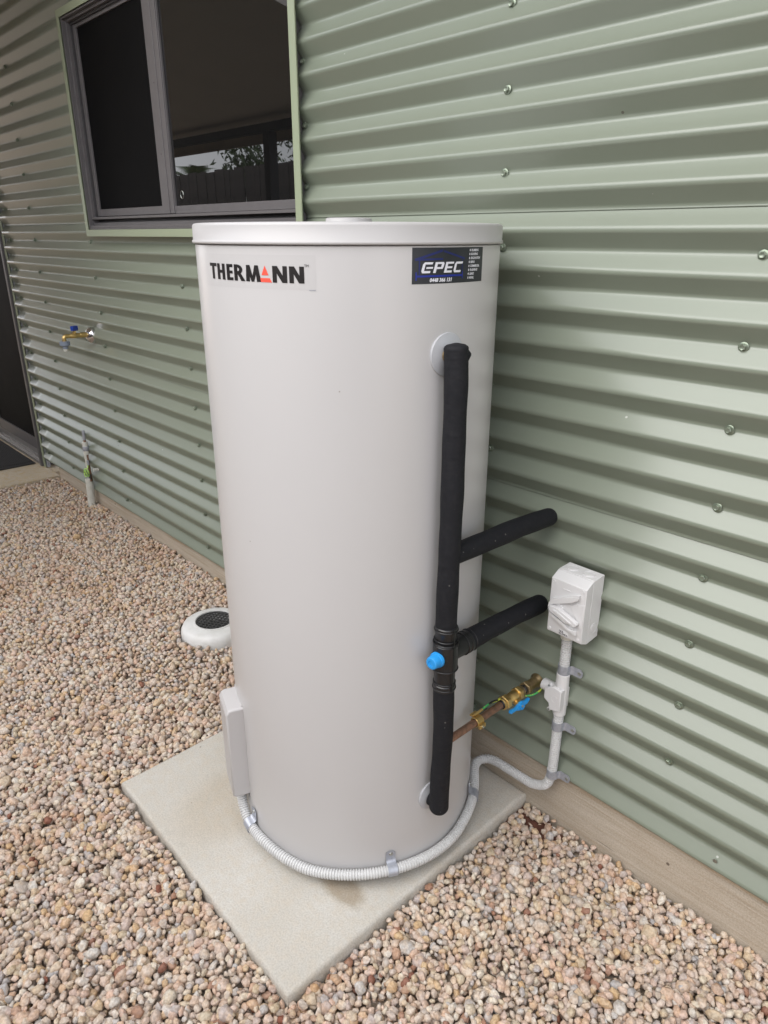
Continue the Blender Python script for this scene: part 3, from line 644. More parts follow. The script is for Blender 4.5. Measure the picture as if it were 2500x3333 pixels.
# THERMANN lettering ------------------------------------------------
lab = patch('brand_label', -100.4, -50.9, 1.3664, 1.4215, 0.00012, m_label, th, 30); lab['label'] = 'clear film label reading THERMANN with a red triangle for the A'
def Lmap(x, y):      # x is phi directly, y 0..1 -> z (slight slope across)
    zt = 1.4058+(1.4035-1.4058)*(x+95)/40.5; zb = 1.3790+(1.3768-1.3790)*(x+95)/40.5
    return x, zb+(zt-zb)*y
def box2(x0, x1, y0, y1): return [(x0, y0), (x1, y0), (x1, y1), (x0, y1)]
def line2(x0, y0, x1, y1, w_): return [(x0-w_/2, y0), (x0+w_/2, y0), (x1+w_/2, y1), (x1-w_/2, y1)]
L = []
L += [box2(-96.3, -91.5, .80, 1), box2(-94.7, -93.1, 0, .80)]                                           # T
L += [box2(-91.0, -89.4, 0, 1), box2(-88.1, -86.5, 0, 1), box2(-89.4, -88.1, .42, .60)]                   # H
L += [box2(-85.5, -83.9, 0, 1), box2(-83.9, -82.3, .81, 1), box2(-83.9, -82.4, .42, .60), box2(-83.9, -82.2, 0, .19)]  # E
L += [box2(-81.6, -80.0, 0, 1)]                                                                          # R
cx, cy, ro, ri = -79.9, .70, (2.25, .30), (0.75, .115)
for i in range(8):
    a0, a1 = -pi/2+pi*i/8, -pi/2+pi*(i+1)/8
    L.append([(cx+ri[0]*cos(a0), cy+ri[1]*sin(a0)), (cx+ro[0]*cos(a0), cy+ro[1]*sin(a0)), (cx+ro[0]*cos(a1), cy+ro[1]*sin(a1)), (cx+ri[0]*cos(a1), cy+ri[1]*sin(a1))])
L += [box2(-80.0, -79.9, .40, .585), box2(-80.0, -79.9, .815, 1.0), [(-77.9, 0), (-76.1+.0, 0), (-78.5, .46), (-80.0, .40)]]
L[-1] = [(-78.4, 0), (-76.5, 0), (-78.4, .46), (-79.9, .42)]
L += [[(-76.2, 0), (-74.6, 0), (-74.4, 1), (-75.9, 1)], [(-72.3, 1), (-71.0, 1), (-70.0, 0), (-71.7, 0)], [(-75.9, 1), (-74.4, 1), (-72.8, 0), (-73.9, 0)], [(-73.9, 0), (-72.8, 0), (-71.0, 1), (-72.4, 1)]]  # M
for (n0, n1) in ((-65.6, -60.4), (-59.7, -54.7)):
    L += [box2(n0, n0+1.55, 0, 1), box2(n1-1.55, n1, 0, 1), [(n0+1.55, 1), (n0+.9, .98), (n1-1.85, 0), (n1-1.5, 0)]]
    L[-1] = [(n0+0.1, .999), (n0+1.75, .999), (n1-0.1, .001), (n1-1.75, .001)]
bounds = [-91.3, -86.2, -82.0, -76.3, -69.9, -60.0, -54.0]
for j in range(7):
    lo_ = -999 if j == 0 else bounds[j-1]
    g_ = [p for p in L if lo_ <= sum(q[0] for q in p)/len(p) < bounds[j]]
    if g_: curved('letter', g_, m_print, lab, 0.0006, Lmap)
A_ = [[(-69.75, .42), (-67.05, .42), (-68.4, 1.0)], [(-70.9, 0), (-65.9, 0), (-66.65, .25), (-70.15, .25)]]
curved('red_triangle', A_, m_red, lab, 0.0006, Lmap)
curved('small_print', [box2(-53.2, -51.1, -.42, -.37)], m_ins, lab, 0.0006, Lmap)
def text_on(name, s, x, y, size, m, parent, mapf, shear=0, off=0.0012, bold=0.0, sx=1.0):
    cu = bpy.data.curves.new('t', 'FONT'); cu.body = s; cu.size = 1; cu.shear = shear; cu.offset = bold; cu.resolution_u = 2; cu.fill_mode = 'FRONT'
    ob = bpy.data.objects.new('t', cu); col.objects.link(ob); dg = bpy.context.evaluated_depsgraph_get()
    me = bpy.data.meshes.new_from_object(ob.evaluated_get(dg)); bpy.data.objects.remove(ob); bpy.data.curves.remove(cu)
    for v in me.vertices:
        ph, z = mapf(x+v.co.x*size*sx, y+v.co.y*size); p = tank_pt(ph, z, off); v.co = p
    me.materials.clear(); me.materials.append(m)
    o = bpy.data.objects.new(name, me); col.objects.link(o); o.parent = parent; return o
def Lmm(x, y): return -95+x/0.304*57.2958, 1.38+y            # metres along arc
text_on('trademark', 'TM', (40.4)*R(1)*0.304, 0.0228, 0.0060, m_print, lab, Lmm)

# installer sticker --------------------------------------------------
P0, P1, Q0, Q1 = -20.17, 12.1, 1.3746, 1.4331
stk = patch('installer_sticker', P0, P1, Q0, Q1, 0.0003, m_stk, th, 30); stk['label'] = 'dark rectangular sticker reading CPEC with a blue house outline'
def Smap(x, y): return P0+(P1-P0)*x, Q0+(Q1-Q0)*y            # 0..1, y up
AR = 0.0585/0.171
def ln(x0, y0, x1, y1, t): 
    dx, dy = (x1-x0), (y1-y0)*AR; L_ = math.hypot(dx, dy); nx, ny_ = -dy/L_*t/2, dx/L_*t/2
    return [(x0+nx, y0+ny_/AR), (x0-nx, y0-ny_/AR), (x1-nx, y1-ny_/AR), (x1+nx, y1+ny_/AR)]
H1 = [ln(.03, .67, .355, .92, .022), ln(.37, .90, .665, .68, .018), ln(.08, .67, .08, .26, .014), ln(.63, .66, .63, .26, .010), ln(.03, .67, .36, .685, .018)]
curved('house_outline', H1, m_inkn, stk, 0.0008, Smap)
curved('blue_pipe', [ln(.045, .215, .63, .215, .018), ln(.045, .33, .045, .10, .014), ln(.635, .32, .635, .12, .012)], m_inkb, stk, 0.0009, Smap)
def sh(ps, x, y=.30, h=.30, wd=.115):       # sheared letter cell
    return [[(x+(px_*wd)+(py*h)*0.10, y+py*h) for px_, py in p] for p in ps]
r_ = lambda a, b_, c, d_: [(a, c), (b_, c), (b_, d_), (a, d_)]
Cc = [r_(0, .26, .18, .82), [(.12, 0), (.92, 0), (.92, .2), (0, .2)], [(0, .8), (.95, .8), (1.0, 1), (.14, 1)], [(0, .2), (.26, .2), (.26, .18), (0, .17)]]
Dash = [r_(.42, 1.10, .40, .56)]
Pp = [r_(.02, .30, 0, 1), r_(.30, .95, .82, 1), r_(.30, .95, .36, .54), [(.72, .54), (1.0, .50), (1.02, .9), (.74, .82)]]
Ee = [r_(.05, .32, 0, 1), r_(.32, .98, .82, 1), r_(.32, .90, .41, .58), r_(.32, .94, 0, .2)]
for g_ in (sh(Cc, .095)+sh(Dash, .095), sh(Pp, .235), sh(Ee, .365), sh(Cc, .495)): curved('letter', g_, m_inkw, stk, 0.0011, Smap)
def Smm(x, y): return P0+x/0.3055*57.2958, Q0+y
text_on('phone_number', '0448 366 131', 0.034, 0.0032, 0.0084, m_inkw, stk, Smm, 0.2, 0.0012, 0.045, 1.05)
words = ['PLUMBING', 'ROOFING', 'EXCAVATION', 'RENO', 'COMMERCIAL', 'FLASHINGS', 'LEAKS', 'MORE..']
for i, wd in enumerate(words):
    yb = 0.0585*(0.885-i*0.1125); xb = 0.126-0.0005*i
    text_on('service_word', wd, xb+0.006, yb, 0.0053, m_inkw, stk, Smm, 0.2, 0.0012, 0.045, 0.88)
    curved('bullet', [[((xb+0.0018+0.0014*cos(a))/0.171, (yb+0.0018+0.0022*sin(a))/0.0585) for a in np.linspace(0, 2*pi, 9)[:-1]]], m_inkw, stk, 0.0012, Smap)

# access cover on the left side
ph = R(-111.0); nrm = Vector((cos(ph), sin(ph), 0)); tg = Vector((-sin(ph), cos(ph), 0)); c0 = Vector((TX, TY, 0))
def cover():
    hw = 0.0475; d1 = 0.3415; b = MB()
    zs_ = [(0.155, 0.285, 0.0), (0.155, 0.333, .004), (0.158, d1, .0), (0.395, d1, 0), (0.408, d1-0.004, 0), (0.4135, d1-0.012, 0), (0.414, 0.285, 0)]
    poly = [(0.155, 0.270), (0.155, d1-0.004), (0.160, d1), (0.400, d1), (0.410, d1-0.006), (0.4135, d1-0.014), (0.4135, 0.270)]
    k = len(poly); v = []
    for sg in (-1, 1):
        for (z, r_) in poly: v.append(c0+nrm*r_+tg*(sg*hw)+Vector((0, 0, z)))
    f = [tuple(range(k)), tuple(reversed(range(k, 2*k)))]+[(i, (i+1) % k, (i+1) % k+k, i+k) for i in range(k)]
    return b.add(v, f).build('access_cover', m_cover, th, smooth=30, bevel=0.005, seg=4)
cov = cover()
patch('cover_flange', -121.0, -103.3, 0.142, 0.4155, 0.0016, m_tank, th, 10)
patch('cover_gap', -103.3, -102.75, 0.142, 0.4155, 0.0004, m_blackp, th, 2)
sc_ = tank_pt(-104.3, 0.166, 0.0016); MB().lathe([(0.0042, 0), (0.0040, 0.0016), (0.0022, 0.0026)], sc_, (sc_-Vector((TX, TY, sc_.z))), 14).build('screw', m_hexs, th)
# pipe flanges
def flange(z):
    a = R(-5.5); n_ = Vector((cos(a), sin(a), 0)); o = Vector((TX, TY, z))+n_*(TR_-0.002)
    MB().lathe([(0.0392, 0), (0.0392, 0.0035), (0.0385, 0.0045), (0.030, 0.0062), (0.022, 0.0090), (0.015, 0.0105)], o, n_, 48).build('pipe_flange', m_flange, th)
    MB().lathe([(0.0125, 0.006), (0.0125, 0.030)], o, n_, 20).build('pipe_nipple', m_brass2, th)
flange(1.2515); flange(0.2375)

# ------------------------------------------------------------------ insulated pipework
PX, PY = -0.833, -0.373
ip = thing('insulated_pipework', 'black foam lagged pipes from the tank to the wall with a blue capped valve', 'pipes', (PX, PY, 0.21))
def lag(name, pts, r, seed, wob=0.0014, dome0=False, dome1=False, step=0.006, ed=0.9):
    rr = random.Random(seed); q = resample([Vector(p) for p in pts], step); n = len(q); ph = [rr.uniform(0, 6) for _ in range(6)]
    Q = []; rad = []
    for i, p in enumerate(q):
        s = i*step; p = p+Vector((sin(s*17+ph[0]), sin(s*13+ph[1]), sin(s*15+ph[2])))*wob*0.7
        ra = r*(1+0.02*sin(s*24+ph[3])+0.015*sin(s*61+ph[4]))
        e = r*ed
        if dome0 and s < e: ra *= math.sqrt(max(0.02, 1-(1-s/e)**2))
        if dome1 and (n-1)*step-s < e: ra *= math.sqrt(max(0.02, 1-(1-((n-1)*step-s)/e)**2))
        Q.append(p); rad.append(ra)
    return MB().tube(Q, rad, 28).build(name, m_foam, ip, smooth=60)
lag('pipe_lagging', [(PX-0.003, PY, 1.277), (PX, PY, 1.2), (PX+.002, PY, 1.0), (PX, PY, 0.85), (PX, PY, 0.697)], 0.0220, 1, dome0=True, step=0.003, ed=0.42)
# folded corner of the lagging at the top bend
MB().lathe([(0.0195, 0), (0.0180, 0.012), (0.0105, 0.0215), (0.0020, 0.0268)], (PX-0.002, PY, 1.2535), Vector((0.68, 0.73, 0.10)), 20).build('lagging_fold', m_foam, ip, smooth=70)
MB().lathe([(0.0135, 0), (0.0135, 0.012), (0.0115, 0.014), (0.0115, 0.026)], (PX-0.036, PY+0.003, 1.2515), (1, 0, 0), 20).build('pipe_elbow', m_brass2, ip)
lag('pipe_lagging', [(PX, PY, 0.566), (PX+.001, PY, 0.45), (PX-0.001, PY, 0.32), (PX, PY, 0.2085)], 0.0222, 2, dome1=True, step=0.004)
lag('pipe_lagging', [(PX-0.024, PY-0.001, 0.2375), (PX, PY, 0.2375)], 0.0195, 9, wob=0.0003, step=0.003)
lag('pipe_lagging', [(PX, PY+0.008, 0.862), (PX, PY+0.10, 0.861), (PX, -0.15, 0.860), (PX-.003, -0.045, 0.852), (PX-.005, -0.012, 0.848)], 0.0218, 3, dome1=True, wob=0.0012)
lag('pipe_lagging', [(PX, PY+0.062, 0.640), (PX, PY+0.14, 0.640), (PX-0.002, -0.12, 0.634), (PX-.004, -0.045, 0.627), (PX-.005, -0.012, 0.624)], 0.0226, 4, dome1=True, wob=0.0012)
# valve cover: black moulded tee
tee = MB()
tee.lathe([(0.0228, 0.552), (0.0242, 0.553), (0.0242, 0.566), (0.0225, 0.568), (0.0225, 0.600), (0.0268, 0.603), (0.0268, 0.664), (0.0228, 0.668), (0.0228, 0.692), (0.0242, 0.694), (0.0242, 0.704), (0.0226, 0.706)], (PX, PY, 0), n=40)
tee.build('valve_cover', m_blackp, ip)
for z, r_ in ((0.558, 0.0252), (0.572, 0.0238), (0.606, 0.0279), (0.668, 0.0272), (0.676, 0.0250), (0.699, 0.0252)):
    MB().tube([Vector((PX+(r_-.001)*cos(a), PY+(r_-.001)*sin(a), z)) for a in np.linspace(0, 2*pi, 41)], 0.0016, 8, False).build('cover_rib', m_blackp, ip)
MB().lathe([(0.0235, 0.0), (0.0235, 0.060), (0.0252, 0.061), (0.0252, 0.068), (0.0235, 0.069), (0.0228, 0.082)], (PX, PY, 0.640), (0, 1, 0), 36).build('valve_arm', m_blackp, ip)
for k in (0.050, 0.0755): MB().tube([Vector((PX+0.0242*cos(a), PY+k, 0.640+0.0242*sin(a))) for a in np.linspace(0, 2*pi, 37)], 0.0014, 8, False).build('cover_rib', m_blackp, ip)
MB().box((PX+0.0262, PY-0.004, 0.632), (0.0022, 0.0018, 0.15)).build('cover_seam', m_blackp, ip, smooth=0)
ca = Vector((0.08, -1.0, 0.0)).normalized()
cb = Vector((PX, PY, 0.636))
bc = MB().lathe([(0.0172, 0.018), (0.0172, 0.0300), (0.0166, 0.0312), (0.0152, 0.0318), (0.0138, 0.0455), (0.0122, 0.0480), (0.0070, 0.0486), (0.0066, 0.0470), (0.001, 0.0468)], cb, ca, 32)
bc.build('valve_cap', m_blue, ip)
MB().lathe([(0.0190, 0.012), (0.0190, 0.0245)], cb, ca, 28).build('cap_collar', m_blackp, ip)

# ------------------------------------------------------------------ copper cold line with stop valve
cp = thing('copper_pipe', 'weathered copper pipe with a brass stop valve running into the wall below the lagged pipes', 'pipe', (PX, -0.1, 0.40))
CZ = 0.402
MB().cyl((PX, PY+0.012, CZ), (PX, -0.150, CZ), 0.0090).build('pipe', m_copper, cp)
MB().tube([Vector((PX+0.0098*cos(a), -0.163, CZ+0.0098*sin(a))) for a in np.linspace(0, 2*pi, 17)], 0.0026, 7).build('rubber_ring', m_blackp, cp)
hexn((PX, -0.181+0.026, CZ), (0, 1, 0), 0.0185, 0.015, m_brass, 'nut', cp)
MB().lathe([(0.0135, 0), (0.0148, 0.001), (0.0148, 0.006), (0.0130, 0.008)], (PX, -0.1620, CZ), (0, 1, 0), 28).build('nut_flange', m_brass, cp)
MB().lathe([(0.0112, 0), (0.0125, 0.004), (0.0125, 0.014), (0.0138, 0.016), (0.0138, 0.032), (0.0122, 0.034), (0.0122, 0.040)], (PX, -0.142, CZ), (0, 1, 0), 28).build('valve_body', m_brass, cp)
hexn((PX, -0.104, CZ), (0, 1, 0), 0.0180, 0.013, m_brass, 'nut', cp)
MB().lathe([(0.0125, 0), (0.0135, 0.001), (0.0135, 0.010), (0.012, 0.011)], (PX, -0.0915, CZ), (0, 1, 0), 28).build('nut_flange', m_brass2, cp)
MB().cyl((PX, -0.081, CZ), (PX, -0.066, CZ), 0.0105).build('rubber_sleeve', m_blackp, cp)
MB().tube([Vector((PX+0.0105*cos(a), -0.077, CZ+0.0105*sin(a))) for a in np.linspace(0, 2*pi, 17)], 0.0022, 7).build('rubber_ring', m_blackp, cp)
hexn((PX, -0.070, CZ), (0, 1, 0), 0.0178, 0.012, m_brass2, 'nut', cp)
MB().lathe([(0.0128, 0), (0.0132, 0.002), (0.0132, 0.030), (0.0145, 0.034), (0.0185, 0.040), (0.0192, 0.0425), (0.017, 0.044), (0.012, 0.0445)], (PX, -0.0592, CZ), (0, 1, 0), 32).build('wall_fitting', m_brass2, cp)
MB().lathe([(0.0075, 0), (0.0075, 0.012), (0.0098, 0.013), (0.0098, 0.013)], (PX+0.009, -0.119, CZ-0.008), (0.94, 0, 0.0), 20).build('valve_stem', m_brass, cp)
hv = MB(); fo = Vector((PX+0.0235, -0.117, CZ-0.0120)); ax = Vector((0.93, 0, 0.12)).normalized(); uu = Vector((0, 1, 0)); ww = ax.cross(uu)
pl = [(-0.041, 0.0040), (-0.042, -0.0035), (-0.022, -0.0040), (-0.0105, -0.0085), (-0.002, -0.0112), (0.007, -0.0092), (0.0115, -0.0045), (0.022, -0.0052), (0.033, 0.0005), (0.034, 0.0055), (0.020, 0.0045), (0.0100, 0.0070), (0.003, 0.0110), (-0.006, 0.0100), (-0.012, 0.0045), (-0.022, 0.0025)]
hv.prism(pl, fo-ax*0.004, uu, ww, ax, 0.0085); hd = hv.build('valve_handle', m_blue, cp, smooth=30, bevel=0.0015)
MB().lathe([(0.0092, 0.0045), (0.0092, 0.0075), (0.006, 0.0078), (0.0055, 0.0066), (0.0012, 0.0066)], fo, ax, 24).build('handle_boss', m_blue, cp)
MB().lathe([(0.0035, 0.0066), (0.0030, 0.0082)], fo, ax, 12).build('handle_screw', m_hexs, cp)
# earth clamp
ec = MB(); ec.lathe([(0.0104, 0), (0.0122, 0.0002), (0.0122, 0.0210), (0.0104, 0.0212)], (PX, -0.262, CZ), (0, 1, 0), 24, False)
ec.box((PX+0.0145, -0.2515, CZ-0.006), (0.006, 0.021, 0.010)).box((PX-0.011, -0.2515, CZ+0.0135), (0.009, 0.020, 0.0045))
ec.build('earth_clamp', m_brass, cp, bevel=0.0006)
MB().lathe([(0.0032, 0), (0.0030, 0.003)], (PX+0.0172, -0.252, CZ-0.0065), (1, 0, 0), 10).build('clamp_screw', m_hexs, cp)
MB().lathe([(0.0034, 0), (0.0034, 0.030)], (PX-0.006, -0.258, CZ+0.0150), (0, 1, 0.05), 10).build('wire_lug', m_brass, cp)
MB().tube(bez([(PX-0.006, -0.244, CZ+0.0155), (PX-0.006, -0.215, CZ+0.0185), (PX-0.006, -0.195, CZ+0.0190), (PX-0.005, -0.175, CZ+0.0150), (PX-0.007, -0.160, CZ+0.0115)], 8), 0.0024, 8).build('earth_wire', m_yell, cp)
MB().tube(bez([(PX-0.006, -0.205, CZ+0.0192), (PX-0.006, -0.190, CZ+0.0188), (PX-0.005, -0.172, CZ+0.0150)], 8), 0.0027, 8).build('wire_sleeve', m_blackp, cp)
MB().tube(bez([(PX+0.010, -0.080, CZ-0.010), (PX+0.020, -0.062, CZ-0.011), (PX+0.027, -0.040, CZ-0.004), (PX+0.027, -0.020, CZ+0.006), (PX+0.024, -0.006, CZ+0.012)], 8), 0.0024, 8).build('earth_wire', m_yell, cp)

# ------------------------------------------------------------------ isolator switch
sw = thing('isolator_switch', 'white plastic isolator switch box with a slanted lever on the wall', 'switch', (-0.731, -0.018, 0.60))
BX0, BX1 = -0.776, -0.686
prof = [(-0.0180, 0.599), (-0.0180, 0.755), (-0.0610, 0.7535), (-0.0615, 0.594)]
def extr(poly, x0, x1, name, m, bev, seg=3, parent=sw):
    k = len(poly); v = [(x0, y, z) for y, z in poly]+[(x1, y, z) for y, z in poly]
    f = [tuple(range(k)), tuple(reversed(range(k, 2*k)))]+[(i, (i+1) % k, (i+1) % k+k, i+k) for i in range(k)]
    return MB().add(v, f).build(name, m, parent, smooth=30, bevel=bev, seg=seg)
extr(prof, BX0, BX1, 'base', m_white, 0.0014)
extr([(-0.0622, 0.5945), (-0.0622, 0.753), (-0.0868, 0.7395), (-0.0870, 0.7330), (-0.0870, 0.6085), (-0.0855, 0.6045)], BX0-0.0001, BX1+0.0001, 'front_cover', m_white, 0.0014)
YF = -0.0870
def plate(name, poly, y0, t, bev=0.0012, m=m_white, seg=2): return MB().prism(poly, (0, y0, 0), (1, 0, 0), (0, 0, 1), (0, -1, 0), t).build(name, m, sw, smooth=30, bevel=bev, seg=seg)
dx = -0.0030
def shf(ps, s=1.0): return [(min(max(x+dx, BX0+0.0015), BX1-0.0010), z-0.003) for x, z in ps]
arm1 = [(-0.7672, 0.6679), (-0.7707, 0.6723), (-0.7689, 0.6839), (-0.7623, 0.6948), (-0.7382, 0.7076), (-0.7175, 0.7165), (-0.6952, 0.7273), (-0.697, 0.7148), (-0.7128, 0.704), (-0.7365, 0.6931), (-0.7576, 0.6834), (-0.7647, 0.6772)]
arm2 = [(-0.7672, 0.6679), (-0.7648, 0.6614), (-0.7565, 0.6565), (-0.7314, 0.6471), (-0.7134, 0.6374), (-0.6952, 0.638), (-0.6952, 0.6267), (-0.7162, 0.6321), (-0.7519, 0.6467), (-0.7646, 0.6514), (-0.7688, 0.6614)]
lever = [(-0.7658, 0.671), (-0.764, 0.6784), (-0.7573, 0.6803), (-0.7418, 0.6792), (-0.7242, 0.6733), (-0.7069, 0.6675), (-0.6939, 0.6616), (-0.6913, 0.6578), (-0.6937, 0.6531), (-0.6999, 0.65), (-0.7102, 0.6529), (-0.7217, 0.6513), (-0.7395, 0.6586), (-0.7608, 0.6647)]
hub = [(-0.7520+0.0165*cos(a), 0.6745+0.0125*sin(a)) for a in np.linspace(0, 2*pi, 25)[:-1]]
plate('guard_rib', shf(arm1), YF+0.001, 0.0110, 0.0009)
plate('guard_rib', shf(arm2), YF+0.001, 0.0090, 0.0009)
plate('lever_hub', shf(hub), YF+0.001, 0.0040, 0.0010)
plate('lever', shf(lever), YF-0.003, 0.0110, 0.0014, seg=3)
inner = [(x*0.55-0.728*0.45, z*0.45+0.6645*0.55) for x, z in lever]
plate('lever_ridge', shf([(-0.7560, 0.6700), (-0.7530, 0.6740), (-0.7440, 0.6735), (-0.7080, 0.6600), (-0.7040, 0.6560), (-0.7160, 0.6565), (-0.7440, 0.6670)]), YF-0.0138, 0.0022, 0.0008)
plate('side_step', [(-0.7000, 0.6440), (-0.6870, 0.6440), (-0.6870, 0.7030), (-0.7200, 0.6900), (-0.7200, 0.6850), (-0.7000, 0.6560)], YF+0.0005, 0.0018, 0.0006)
for x, z in ((-0.769, 0.7325), (-0.6945, 0.7335), (-0.7690, 0.6130), (-0.6945, 0.6130)):
    MB().lathe([(0.0036, 0), (0.0036, 0.0012), (0.0030, 0.0018), (0.0020, 0.0016), (0.0006, 0.0012)], (x, YF+0.0004, z), (0, -1, 0), 18).build('cover_screw', m_white, sw)
for x in (-0.754, -0.712):
    MB().lathe([(0.0135, -0.001), (0.0135, 0.0012), (0.0128, 0.0012), (0.0126, 0.0006), (0.0095, 0.0006), (0.0092, 0.0012)], (x, -0.040, 0.7546), (0, 0, 1), 36).build('knockout', m_white, sw)
MB().lathe([(0.0135, 0), (0.0135, 0.0012), (0.0128, 0.0012), (0.0126, 0.0006), (0.0095, 0.0006), (0.0090, 0.0012)], (BX1-0.0001, -0.040, 0.629), (1, 0, 0), 32).build('knockout', m_white, sw)
MB().tube([Vector((x, YF-0.0128, z-0.0008)) for x, z in shf([(-0.7640, 0.6784), (-0.7672, 0.6745), (-0.7668, 0.6700), (-0.7620, 0.6655), (-0.7500, 0.6615), (-0.7395, 0.6572)])], 0.00055, 6).build('lever_gap', m_ins, sw)
MB().lathe([(0.0030, 0), (0.0034, 0.0006), (0.0026, 0.0012)], (-0.7040, YF-0.0009, 0.6975), (0, -1, 0), 14).build('lock_hole', m_white, sw)
for k in range(3): MB().lathe([(0.0016, 0), (0.0016, 0.0008)], (-0.7200+0.0045*k, YF-0.0009, 0.6905+0.0017*k), (0, -1, 0), 8).build('lock_hole', m_white, sw)
lb = plate('rating_label', [(-0.7445, 0.6075), (-0.7205, 0.6075), (-0.7205, 0.6200), (-0.7445, 0.6200)], YF+0.0002, 0.0006, 0, m_wht)
b = MB(); rr = random.Random(5)
for row, z in enumerate((0.6178, 0.6152, 0.6120, 0.6097)):
    x = -0.7435
    while x < -0.7220-(0.012 if row < 2 else 0):
        w_ = rr.uniform(0.0012, 0.0026); b.bx(x, x+w_, YF-0.00070, YF-0.0003, z-0.0009, z+0.0009); x += w_+rr.uniform(0.0004, 0.0018)
b.build('label_print', m_print, sw, smooth=0)
MB().box((-0.7350, YF-0.0004, 0.7220), (0.020, 0.0010, 0.0030)).build('moulded_mark', m_white, sw, smooth=0, bevel=0.0005)

# ------------------------------------------------------------------ conduit
cd = thing('electrical_conduit', 'grey corrugated conduit from the switch box round the foot of the tank', 'conduit', (-0.751, -0.036, 0.1))
VX, VY = -0.751, -0.0345
MB().lathe([(0.0150, 0.573), (0.0155, 0.576), (0.0155, 0.590), (0.0175, 0.594), (0.0175, 0.5985)], (VX, VY-0.003, 0), n=28).build('adaptor', m_condold, cd)
ribbed([Vector((VX, VY, 0.575)), Vector((VX, VY, 0.470))], 0.0125).build('conduit', m_conduit, cd, smooth=60)
def aroundtank(phi, z, off=0.0142): return tank_pt(phi, z, off)
path = [(VX, VY, 0.365), (VX, VY, 0.28), (VX-.001, VY, 0.20), (VX-.003, VY-.001, 0.160), (VX-.014, -0.040, 0.128), (-0.800, -0.042, 0.108), (-0.838, -0.041, 0.104), (-0.8875, -0.040, 0.1025), (-0.918, -0.041, 0.103), (-0.943, -0.048, 0.1025), (-0.957, -0.063, 0.100), (-0.9600, -0.080, 0.0975), (-0.952, -0.098, 0.094), (-0.940, -0.112, 0.091), (-0.926, -0.128, 0.088)]
pts = [Vector(p) for p in path]
for ph_, z in ((34.0, 0.084), (27, 0.080), (19, 0.076), (8, 0.067), (-4, 0.066), (-16, 0.068), (-28, 0.069), (-40, 0.068), (-52, 0.066), (-64, 0.065), (-76, 0.072), (-86, 0.078), (-94, 0.080), (-101, 0.088), (-106.0, 0.108), (-108.5, 0.135), (-109, 0.165)):
    pts.append(aroundtank(ph_, z))
cpath = bez(pts, 10)
ribbed(cpath, 0.0125).build('conduit', m_conduit, cd, smooth=60)
# inspection tee
MB().lathe([(0.0150, 0.357), (0.0158, 0.358), (0.0158, 0.473), (0.0150, 0.474)], (VX, VY, 0), n=28).build('inspection_tee', m_white, cd)
MB().lathe([(0.0150, 0), (0.0150, 0.050), (0.0142, 0.0515), (0.001, 0.0515)], (VX, VY, 0.418), (-1, 0, 0), 28).build('tee_branch', m_white, cd)
tp = [(-0.7370, 0.3790), (-0.7370, 0.4360), (-0.7600, 0.4400), (-0.7700, 0.4360), (-0.7830, 0.4260), (-0.7830, 0.3980), (-0.7690, 0.3900), (-0.7650, 0.3720)]
MB().prism(tp, (0, -0.050, 0), (1, 0, 0), (0, 0, 1), (0, -1, 0), 0.009).build('tee_cover', m_white, cd, smooth=30, bevel=0.0014)
MB().prism([(-0.7372, 0.380), (-0.7372, 0.435), (-0.765, 0.435), (-0.765, 0.380)], (0, -0.022, 0), (1, 0, 0), (0, 0, 1), (0, -1, 0), 0.030).build('tee_box', m_white, cd, smooth=0, bevel=0.001)
MB().lathe([(0.0092, 0), (0.0092, 0.0006), (0.0086, 0.0006), (0.0086, 0.0001), (0.002, 0.0001)], (-0.7530, -0.059, 0.408), (0, -1, 0), 30).build('embossed_ring', m_white, cd)
for x, z in ((-0.7730, 0.4360), (-0.7690, 0.3700)):
    MB().lathe([(0.0050, -0.006), (0.0050, 0.001), (0.0036, 0.0014)], (x, -0.054, z), (0, -1, 0), 16).build('screw_lug', m_white, cd)
    MB().lathe([(0.0034, 0.0012), (0.0030, 0.0028), (0.0012, 0.0024)], (x, -0.054, z), (0, -1, 0), 12).build('cover_screw', m_hexs, cd)
